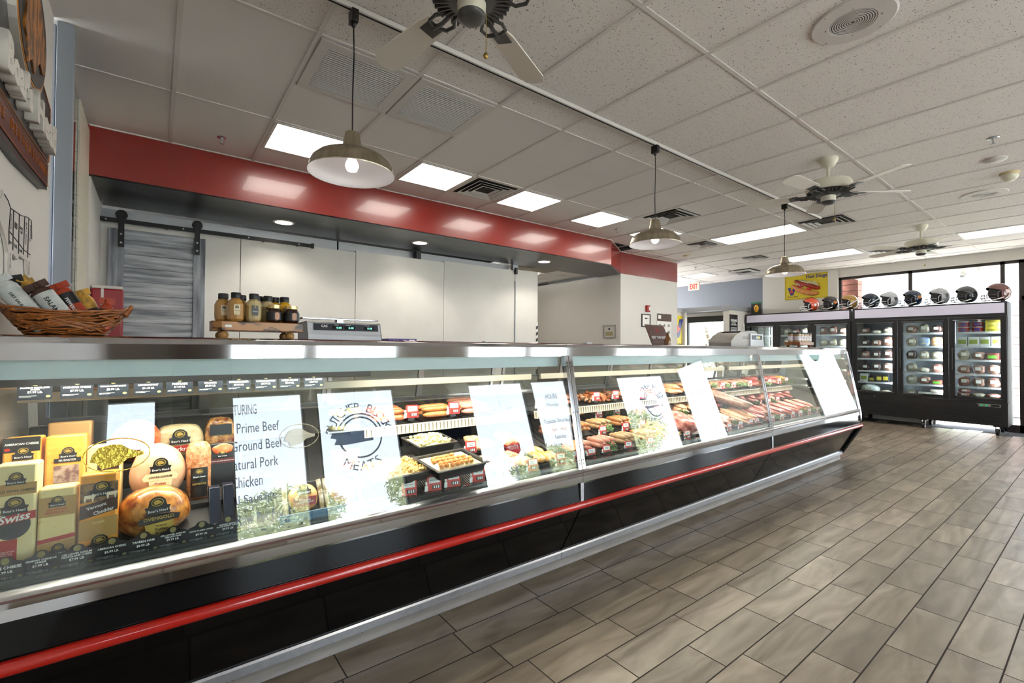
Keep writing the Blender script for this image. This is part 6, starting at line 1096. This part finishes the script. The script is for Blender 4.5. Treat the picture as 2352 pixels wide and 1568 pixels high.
# ---- helmets
def helmet(y, col, label, stripe=None, mask='#c9ccce', decal=None, x=10.78, s_=1.0, rz=0):
    HC = mt('helmet'+col, col, .14, coat=.8); MK = mt('mask'+mask, mask, .3, .2); t_ = thing('football_helmet', label, 'helmet', (x, y, 2.1405), group='football helmets on the freezers', rot=(0, 0, .62)); t_.scale = (s_*1.12,)*3
    b = B(); nu, nv = 32, 18; vs = []
    for i in range(nv+1):
        th = pi*.78*i/nv; o_ = min(1, max(0, (i/nv-.40)/.14)); lim = pi-(pi-1.72)*o_   # brow line, then the face opening towards +y
        for k in range(nu+1):
            f = -lim+2*lim*k/nu; vs.append((.118*math.sin(th)*math.sin(f), -.140*math.sin(th)*math.cos(f), .130+.135*math.cos(th)))
    fs = [(i*(nu+1)+k, (i+1)*(nu+1)+k, (i+1)*(nu+1)+k+1, i*(nu+1)+k+1) for i in range(nv) for k in range(nu)]
    b.add(vs, fs); o = b.obj('shell', HC, t_, smooth=80); so = o.modifiers.new('s', 'SOLIDIFY'); so.thickness = .006
    B().ell((0, -.012, .125), (.100, .112, .112), 18, 10).obj('padding', mt('helmet_padding', '#1c1a1c', .8), t_)
    b = B()
    for z, r_ in ((.055, -.01), (.095, -.015), (.022, -.03)): b.tube([(.108*math.sin(a), .045+(.135+r_)*math.cos(a)**.6*1.0 if math.cos(a) > 0 else .06, z) for a in [-1.45+2.9*k/10 for k in range(11)]], .0055, n=6)
    for x_ in (-.035, .035): b.tube([(x_, .148, .022), (x_, .168, .055), (x_, .162, .095)], .005, n=6)
    b.tube([(-.108, .055, .055), (-.112, .06, .12), (-.112, .03, .15)], .0055, n=6); b.tube([(.108, .055, .055), (.112, .06, .12), (.112, .03, .15)], .0055, n=6); b.obj('face_mask', MK, t_, smooth=60)
    b = B(); b.tube([(-.108, -.01, .06), (-.105, .06, .035), (-.06, .13, .02), (0, .15, .016)], .006, n=6); b.obj('chin_strap', CARD, t_)
    if stripe:
        b = B(); b.add([(x_, -.1425*math.sin(a),   .130+.1375*math.cos(a)) for a in [-1.0+.2*k for k in range(13)] for x_ in (-.014, .014)], [(2*k, 2*k+1, 2*k+3, 2*k+2) for k in range(12)]); o = b.obj('stripe', mt('stripe'+stripe, stripe, .3), t_); o.modifiers.new('s', 'SOLIDIFY').thickness = .002
    if decal:
        b = B(); 
        if decal[0] == 'paw':
            for (yy, zz, r_) in ((-.03, .12, .026), (-.062, .155, .011), (-.036, .168, .012), (-.006, .166, .012), (.018, .148, .011)): b.ell((-.108+.02*abs(zz-.12)/.05, yy-.02, zz), (.010, r_, r_*1.1), 12, 8)
        elif decal[0] == 'bar': b.tube([(-.112, -.10, .17), (-.120, -.02, .12), (-.108, .04, .075)], .010, n=6)
        else: b.ell((-.105, -.05, .14), (.014, .032, .024), 12, 8, .12, .8, 3)
        b.obj('decal', mt('decal'+decal[1], decal[1], .35), t_, smooth=60)
helmet(3.85, '#c8451c', 'orange football helmet with a white paw decal and white face mask', '#2c2050', '#e4e4e4', ('paw', '#eceae6')); helmet(3.50, '#0e0e10', 'glossy black football helmet with a small orange flame decal', None, '#2a2a2c', ('x', '#c8702c')); helmet(3.17, '#9a7a3c', 'gold football helmet with a paper tag hanging below', None, '#b0b2b4', ('bar', '#c9ccd2'))
helmet(2.83, '#16263c', 'dark navy football helmet with a slanted silver bar decal', None, '#9aa2ac', ('bar', '#c9d0d8')); helmet(2.545, '#a9adb2', 'silver football helmet with a dark crest stripe', '#1c2436', '#a9adb2', ('x', '#3a2c34')); helmet(2.21, '#14233c', 'navy football helmet with an orange curved decal, before the window mullion', None, '#22304a', ('x', '#b9783c'))
helmet(1.85, '#9a9ca0', 'pale silver football helmet with dark visor stripes', '#3a4048', '#8a8e94', ('x', '#4a4a52'), s_=1.0); helmet(1.51, '#2c2f34', 'charcoal football helmet second from the right end', '#8a8c92', '#34383c', None, s_=1.0); helmet(1.14, '#5a3430', 'maroon-brown football helmet at the right end of the freezer', None, '#4a3a3a', ('x', '#c9b8b4'), s_=1.04)
t_ = thing('toy_football_box', 'small black and green box with a yellow toy football on the left freezer', 'box', (10.72, 4.92, 2.1405)); bx(-.06, .06, -.085, .085, 0, .27).obj('carton', BLACKP, t_, bev=.002); B().ell((-.062, -.03, .13), (.03, .05, .085), 16, 10).obj('football', mt('football_yellow', '#d89c1c', .35), t_); bx(-.065, .065, -.09, .09, .24, .275).obj('green_lid', mt('lid_green', '#1f6a4a', .4), t_); text('STEEL', INK, frame((-.094, -.03, .13), (0, 0, 1), (-1, 0, 0)), w=.09, parent=t_, depth=.02)
# ================================================================ SIGNS AND WALL THINGS
YEL_ = mt('sign_yellow', '#c8b41e', .4); BLU_ = mt('sign_blue', '#1c2a7a', .4)
def brand_v(par, M, s_):
    b = B(); b.M = M; b.prism([(-1*s_, 1*s_), (-.35*s_, 1*s_), (0, -.1*s_), (.35*s_, 1*s_), (1*s_, 1*s_), (.3*s_, -1*s_), (-.3*s_, -1*s_)], 0, .004, 'z'); b.M = Matrix(); b.obj('letter_emblem', BLU_, par, smooth=0)
    b = B(); b.M = M; b.prism([(-.45*s_, .35*s_), (-.15*s_, .45*s_), (.1*s_, .2*s_), (.55*s_, -.1*s_), (.25*s_, -.2*s_), (.1*s_, -.55*s_), (-.15*s_, -.3*s_), (-.5*s_, -.5*s_), (-.3*s_, -.05*s_)], .004, .007, 'z'); b.M = Matrix(); b.obj('red_figure', mt('sign_red', '#c8331c', .4), par, smooth=0)
t_ = thing('wall_poster', 'yellow Hot Dogs poster with a loaded hot dog on the far wall', 'poster'); PX = XR-.032+.0; yc, zc = 4.12, 2.745; hw, hh = .44, .275
bx(XR-.012, XR-.001, yc-hw, yc+hw, zc-hh, zc+hh).obj('poster', YEL_, t_, bev=.001)
b = B()
for q in ((-1, 0), (1, 0)): b.box(XR-.014, XR-.012, yc+q[0]*(hw-.02)-.003, yc+q[0]*(hw-.02)+.003, zc-hh+.02, zc+hh-.02)
for q in (-1, 1): b.box(XR-.014, XR-.012, yc-hw+.02, yc+hw-.02, zc+q*(hh-.02)-.003, zc+q*(hh-.02)+.003)
b.obj('border', mt('border_brown', '#8a5a1c', .5), t_, smooth=0); PM = lambda u, v, o_=.014: frame((XR-o_, yc-u, zc+v), (0, -1, 0), (-1, 0, 0))
text('Hot Dogs', BLU_, PM(.20, .20), w=.40, parent=t_, bold=.015); text('Vienna Beef', INK, PM(-.27, -.205), w=.22, parent=t_); brand_v(t_, PM(-.29, -.09), .085)
BUN = mt('bun', '#b9743a', .5, n=(20, .3, .7), col2='#c98c54'); SAU = mt('poster_sausage', '#8e2c1c', .3)
b = B(); b.tube([(XR-.022, yc-u, zc+v) for u, v in ((-.28, .04), (-.15, -.06), (0, -.13), (.15, -.17), (.24, -.16))], [.03, .055, .06, .055, .03], n=10); b.obj('bun', BUN, t_, smooth=70)
b = B(); b.tube([(XR-.024, yc-u, zc+v) for u, v in ((-.22, .14), (-.1, .08), (.05, .02), (.2, -.05), (.27, -.06))], [.03, .045, .045, .045, .03], n=10); b.obj('sausage', SAU, t_, smooth=70)
b = B(); b.tube([(XR-.034, yc-u, zc+v) for u, v in ((-.12, .14), (0, .10), (.12, .07), (.24, .01), (.25, .05))], [.02, .028, .028, .025, .004], n=8); b.obj('pickle', mt('pickle_pale', '#b9b48a', .4), t_, smooth=70)
b = B(); b.ell((XR-.028, yc+.11, zc+.02), (.02, .07, .035)); b.ell((XR-.028, yc-.06, zc-.06), (.02, .06, .03)); b.obj('tomato', mt('tomato', '#b3201c', .3), t_, smooth=70)
b = B()
for k in range(24): rr = random.Random(k); b.ell((XR-.05, yc-rr.uniform(-.22, .2), zc+rr.uniform(-.05, .1)-.1*0), (.006, .012, .009), 8, 5)
o = b.obj('onion_bits', WINK, t_, smooth=60); o['kind'] = 'stuff'
# exit sign
t_ = thing('exit_sign', 'white exit sign with red letters hanging by the grey wall', 'exit sign', (10.78, 6.48, 2.94)); bx(-.02, .02, -.15, .15, -.10, .09).obj('housing', mt('exit_white', '#c9c6b6', .4), t_, bev=.004); text('EXIT', mt('exit_red', '#c81414', .5, em=.5), frame((-.0215, 0, -.005), (0, -1, 0), (-1, 0, 0)), w=.21, h=.13, parent=t_, bold=.03, depth=.01); bx(-.015, .015, -.05, .05, .09, .11).obj('mount', SPK, t_)
# warning sign, brand sign by the exit
t_ = thing('warning_sign', 'black sign headed WARNING with white text on the white partition', 'sign', (10.12, YC-.002, 1.90)); bx(-.17, .17, -.012, 0, -.22, .22).obj('board', BLACKP, t_, bev=.002); text('WARNING', WINK, FR(0, -.0125, .09), w=.27, h=.06, parent=t_, bold=.03); text('YOU ARE\nON CAMERA', WINK, FR(0, -.0125, .015), w=.24, parent=t_, bold=.02)
b = B()
for k in range(4): b.box(-.13, .13, -.0135, -.0125, -.08-.03*k, -.066-.03*k)
b.obj('white_text_lines', WINK, t_, smooth=0)
t_ = thing('brand_sign', 'tall yellow sign with a blue V on the wall left of the side exit', 'sign', (9.72, 6.278, 1.80)); bx(-.22, .20, -.012, 0, -.52, .34).obj('board', YEL_, t_, bev=.004); brand_v(t_, FR(.0, -.0125, .04), .22); text('Vienna Beef', INK, FR(0, -.0125, -.33), w=.36, parent=t_)
# wall B: strobe, frame, calendar
t_ = thing('fire_strobe', 'red fire alarm strobe on the white wall under the red bulkhead', 'alarm', (7.16, 5.249, 2.09)); bx(-.045, .045, -.05, 0, -.06, .06).obj('housing', mt('alarm_red', '#a3221c', .35), t_, bev=.008); bx(-.012, .025, -.062, -.05, -.035, .03).obj('strobe_lens', CARD, t_, bev=.003)
def framed(M, w_, h, label, cat='picture frame', fm_=BLACKP, body=CARD, lines=()):
    t_ = thing('picture_frame', label, cat); b = B(); b.M = M; k = .018
    frame4(b, -w_/2, w_/2, -h/2, h/2, k, 0, .015); b.M = Matrix(); b.obj('frame', fm_, t_, smooth=0)
    b = B(); b.M = M; b.box(-w_/2+k, w_/2-k, -h/2+k, h/2-k, .002, .006); b.M = Matrix(); b.obj('print', body, t_, smooth=0)
    for (u, v, a, c, mm) in lines: b = B(); b.M = M; b.box(u-a, u+a, v-c, v+c, .006, .008); b.M = Matrix(); b.obj('print_detail', mm, t_, smooth=0)
    return t_
framed(frame((7.13, 5.249, 1.87), (1, 0, 0), (0, -1, 0)), .26, .24, 'black framed certificate partly behind the leaning poster', lines=((0, .04, .03, .012, INK), (.04, .04, .03, .004, INK)))
framed(FL(6.419, 5.50, 1.655), .28, .235, 'silver framed certificate with a small medallion on the cream wall', fm_=ALU, body=mt('print_grey', '#c9c7c0', .5), lines=((0, .045, .02, .014, INK), (0, -.04, .085, .035, mt('print_olive2', '#a39c74', .5))))
t_ = thing('wall_calendar', 'tall hanging meat chart with a dark picture at the top, right of the strobe', 'chart', (7.70, 5.249, 1.72)); bx(-.23, .23, -.006, 0, -.38, .30).obj('sheet', CARD, t_, smooth=0); bx(-.23, .23, -.008, -.006, .16, .30).obj('header_picture', mt('cal_brown', '#5a4232', .5, n=(9, .3, .7), col2='#3a2620'), t_, smooth=0); bx(-.20, -.11, -.010, -.008, .20, .27).obj('logo_patch', CARD, t_)
b = B()
for r in range(4):
    for c_ in range(3): b.ell((-.14+.14*c_, -.007, .08-.12*r), (.035, .002, .022), 10, 6, .15, .8, r*3+c_)
o = b.obj('cut_drawings', mt('cal_grey', '#8d8a84', .6), t_, smooth=50)
# ---- barn door with its rail on the back wall
BD = mt('barn_plank', '#737881', .6, n=(3, .36, .64), col2='#c6cad0', st=(.6, 1, 7), b=(30, .4), det=8); BDV = mt('barn_stile', '#5c616b', .6, n=(3, .36, .64), col2='#9fa4ac', st=(7, 1, .6), b=(30, .4), det=8); IRON = mt('black_iron', '#0e0e10', .45, .3)
t_ = thing('barn_door', 'sliding grey weathered plank barn door at the left of the back wall', 'door', (-.385, 5.66, 0)); W_ = .755
b = B()
for k in range(17): b.box(.115, W_-.10, -.004, .02, 2.34-.13*k-.127, 2.34-.13*k)
b.obj('planks', BD, t_, smooth=0, bev=.002); bx(0, .115, -.018, .02, .05, 2.44).obj('stile', BDV, t_, bev=.003); bx(W_-.10, W_, -.018, .02, .05, 2.44).obj('stile', BDV, t_, bev=.003); bx(.115, W_-.10, -.016, .02, 2.34, 2.44).obj('top_rail', BD, t_, bev=.003)
t2 = thing('door_rail', 'black flat iron rail carrying the barn door along the back wall', 'rail', (0, 5.60, 2.505)); b = B(); b.box(-.48, 1.40, -.006, .006, -.02, .02); b.m = 1
for x in (-.40, .18, .75, 1.25): b.cyl((x, -.008, 0), (x, -.006, 0), .008, n=10)
b.obj('rail_bar', [IRON, ALU], t2, bev=.002); bx(1.38, 1.41, -.018, .012, -.028, .028).obj('end_stop', IRON, t2, bev=.002); b = B()
for x in (.05, .9, 1.25): b.cyl((x, .006, 0), (x, .095, 0), .012, n=10)
b.obj('spacers', IRON, t2)
for x in (.095, W_-.075):
    b = B(); b.cyl((x, -.075, 2.56), (x, -.050, 2.56), .045, n=24); b.m = 0; b.box(x-.022, x+.022, -.080, -.072, 2.26, 2.58); b.m = 1
    for z in (2.30, 2.38): b.cyl((x, -.084, z), (x, -.080, z), .009, n=10)
    b.obj('roller_hanger', [IRON, ALU], t_, bev=.001)
# conduit + sensor on the panels, hazard tape, red dispenser
t_ = thing('conduit', 'grey conduit with a small sensor box running down the cooler panels', 'conduit', (4.43, 5.69, 0)); b = B(); b.cyl((0, 0, 0), (0, 0, 2.40), .009); b.obj('pipe', ALU, t_); b = B(); b.tube([(0, 0, 2.40), (.0, -.005, 2.48), (-.006, 0, 2.55)], .004, n=6); b.obj('cable', ALU, t_); bx(-.022, .022, -.03, .005, 2.50, 2.60).obj('sensor_box', BLACKP, t_, bev=.004)
b = B(); 
for k in range(16): b.m = k % 2; b.prism([(4.865, .95+.05*k), (4.899, .97+.05*k), (4.899, 1.02+.05*k), (4.865, 1.0+.05*k)], 5.694, 5.699, 'y')
tag(b.obj('hazard_strip', [INK, CARD], smooth=0), 'black and white striped strip on the right edge of the cooler panels', 'strip')
t_ = thing('towel_dispenser', 'red boxy dispenser with a white top behind the basket', 'dispenser', (-.345, 4.95, 0)); bx(-.09, .105, -.06, .08, 1.30, 1.80).obj('housing', mt('dispenser_red', '#8e1420', .3), t_, bev=.012, seg=3); bx(-.088, .103, -.055, .078, 1.80, 1.825).obj('top', SPK, t_, bev=.006); bx(-.03, -.012, -.064, -.06, 1.30, 1.80).obj('white_seam', SPK, t_)
tag(bx(-.44, -.2, 4.86, 5.06, .0, 1.30).obj('side_cabinet', BRUSH), 'steel side cabinet under the red dispenser, hidden behind the basket', 'cabinet')
# ---- deli sign and cuts chart on the left wall
XL = -.47
def LM(y, z, o_=.0): return frame((XL+o_, y, z), (0, 1, 0), (1, 0, 0))
t_ = thing('deli_sign', 'large shield-shaped black and red deli sign with raised white lettering on the left wall', 'sign')
arc_ = [(2.49+.30*math.cos(q), 2.56+.26*math.sin(q)) for q in [math.radians(d) for d in range(-6, 190, 14)]]
b = B(); b.prism([(1.97, 2.035), (2.49, 2.03), (3.005, 2.068), (3.035, 2.47)]+arc_+[(1.95, 2.47)], XL+.002, XL+.03, 'x'); b.obj('board', mt('sign_black', '#1d1e20', .35, b=(40, .1)), t_, bev=.003)
b = B(); b.prism([(1.98, 2.05), (2.49, 2.055), (3.0, 2.085), (3.01, 2.178), (2.49, 2.150), (1.98, 2.145)], XL+.03, XL+.033, 'x'); b.obj('red_band', mt('sign_maroon', '#4a1812', .35), t_, smooth=0)
b = B()
for z in (2.052, 2.148, 2.165): b.tube([(XL+.034, 1.99, z), (XL+.034, 2.49, z+.005), (XL+.034, 3.0, z+.032)], .0022, n=5)
b.tube([(XL+.034, 3.012, 2.20), (XL+.034, 3.022, 2.455), (XL+.034, 2.80, 2.50)], .0022, n=5); b.obj('gold_pinstripe', mt('sign_copper', '#a8622a', .35, .4), t_)
for i, ch in enumerate('FINE DELICATESSEN'):
    if ch != ' ': text(ch, mt('sign_copper', '#a8622a', .35, .4), LM(2.945-.058*(16-i), 2.137-.0022*(16-i), .0345), h=.036, parent=t_, bold=.005)
for s_, yy, zz, w_ in (("Boar's", 2.235, 2.262, .38), ('Head', 2.715, 2.272, .42)): text(s_, mt('raised_white', '#d6d2ca', .4), LM(yy, zz, .050), w=w_, h=.125, parent=t_, bold=.045, depth=.24)
b = B(); n = 40; el = [(.275*math.cos(2*pi*i/n), .235*math.sin(2*pi*i/n)) for i in range(n)]; b.M = LM(2.49, 2.565, .03); b.prism(el, 0, .022, 'z'); b.m = 1; b.prism([(x*.96, y*.96) for x, y in el], .022, .024, 'z'); b.m = 2; b.prism([(x*.91, y*.91) for x, y in el], .024, .026, 'z'); b.M = Matrix(); o = b.obj('oval_medallion', [mt('medal_rim', '#c9c4bc', .3, .5), mt('sign_gold', '#b9782c', .35, .3), mt('sign_black', '#1d1e20', .4)], t_, smooth=0)
b = B(); b.M = LM(2.49, 2.565, .056); b.prism([(-.18, .10), (-.10, .15), (0, .16), (.08, .13), (.14, .06), (.20, -.03), (.19, -.09), (.14, -.12), (.08, -.10), (.03, -.14), (-.02, -.19), (-.06, -.15), (-.12, -.19), (-.14, -.12), (-.19, -.09), (-.16, 0)], 0, .006, 'z'); b.M = Matrix(); b.obj('animal_head', mt('sign_ochre', '#b5722c', .4, n=(16, .44, .56), col2='#5a3614', st=(3, 3, 1), det=5), t_, smooth=0)
t_ = thing('cuts_chart', 'raised white cow silhouette lettered with beef cuts on the left wall', 'wall art')
cow = [(2.33, 1.885), (2.348, 1.874), (2.403, 1.864), (2.437, 1.846), (2.605, 1.857), (2.724, 1.876), (2.801, 1.877), (2.815, 1.77), (2.785, 1.72), (2.81, 1.605), (2.77, 1.60), (2.74, 1.70), (2.67, 1.695), (2.592, 1.70), (2.576, 1.675), (2.494, 1.69), (2.475, 1.68), (2.469, 1.582), (2.43, 1.580), (2.425, 1.68), (2.392, 1.721), (2.33, 1.76), (2.26, 1.79), (2.25, 1.83), (2.31, 1.85)]
b = B(); b.prism(cow, XL+.002, XL+.012, 'x'); b.obj('cow_body', mt('raised_plastic', '#cfcac4', .4), t_, bev=.002)
b = B()
for ln in (((2.348, 1.874), (2.403, 1.864), (2.437, 1.846), (2.605, 1.857), (2.724, 1.876), (2.801, 1.877), (2.813, 1.80)), ((2.437, 1.846), (2.42, 1.76), (2.425, 1.71)), ((2.48, 1.85), (2.485, 1.70)), ((2.575, 1.855), (2.575, 1.70)), ((2.67, 1.865), (2.66, 1.71)), ((2.745, 1.875), (2.74, 1.71)), ((2.42, 1.76), (2.55, 1.745), (2.66, 1.73), (2.79, 1.73))): b.tube([(XL+.0125, u, v) for u, v in ln], .0020, n=5)
b.obj('cut_lines', INK, t_)
for s_, u, v, w_, rv in (('CHUCK', 2.452, 1.80, .06, 1), ('RIB', 2.53, 1.80, .045, 0), ('SHORT\nLOIN', 2.622, 1.80, .05, 0), ('SIRLOIN', 2.705, 1.805, .09, 1), ('ROUND', 2.785, 1.82, .07, 1), ('BRISKET', 2.45, 1.722, .045, 0), ('PLATE', 2.53, 1.722, .05, 0), ('FLANK', 2.62, 1.718, .05, 0), ('SHANK', 2.452, 1.655, .055, 1), ('SHANK', 2.775, 1.67, .055, 1)):
    M_ = LM(u, v, .0125)
    if rv: M_ = M_ @ Matrix.Rotation(-pi/2, 4, 'Z')
    text(s_, INK, M_, w=w_, parent=t_, bold=.02, depth=.02)
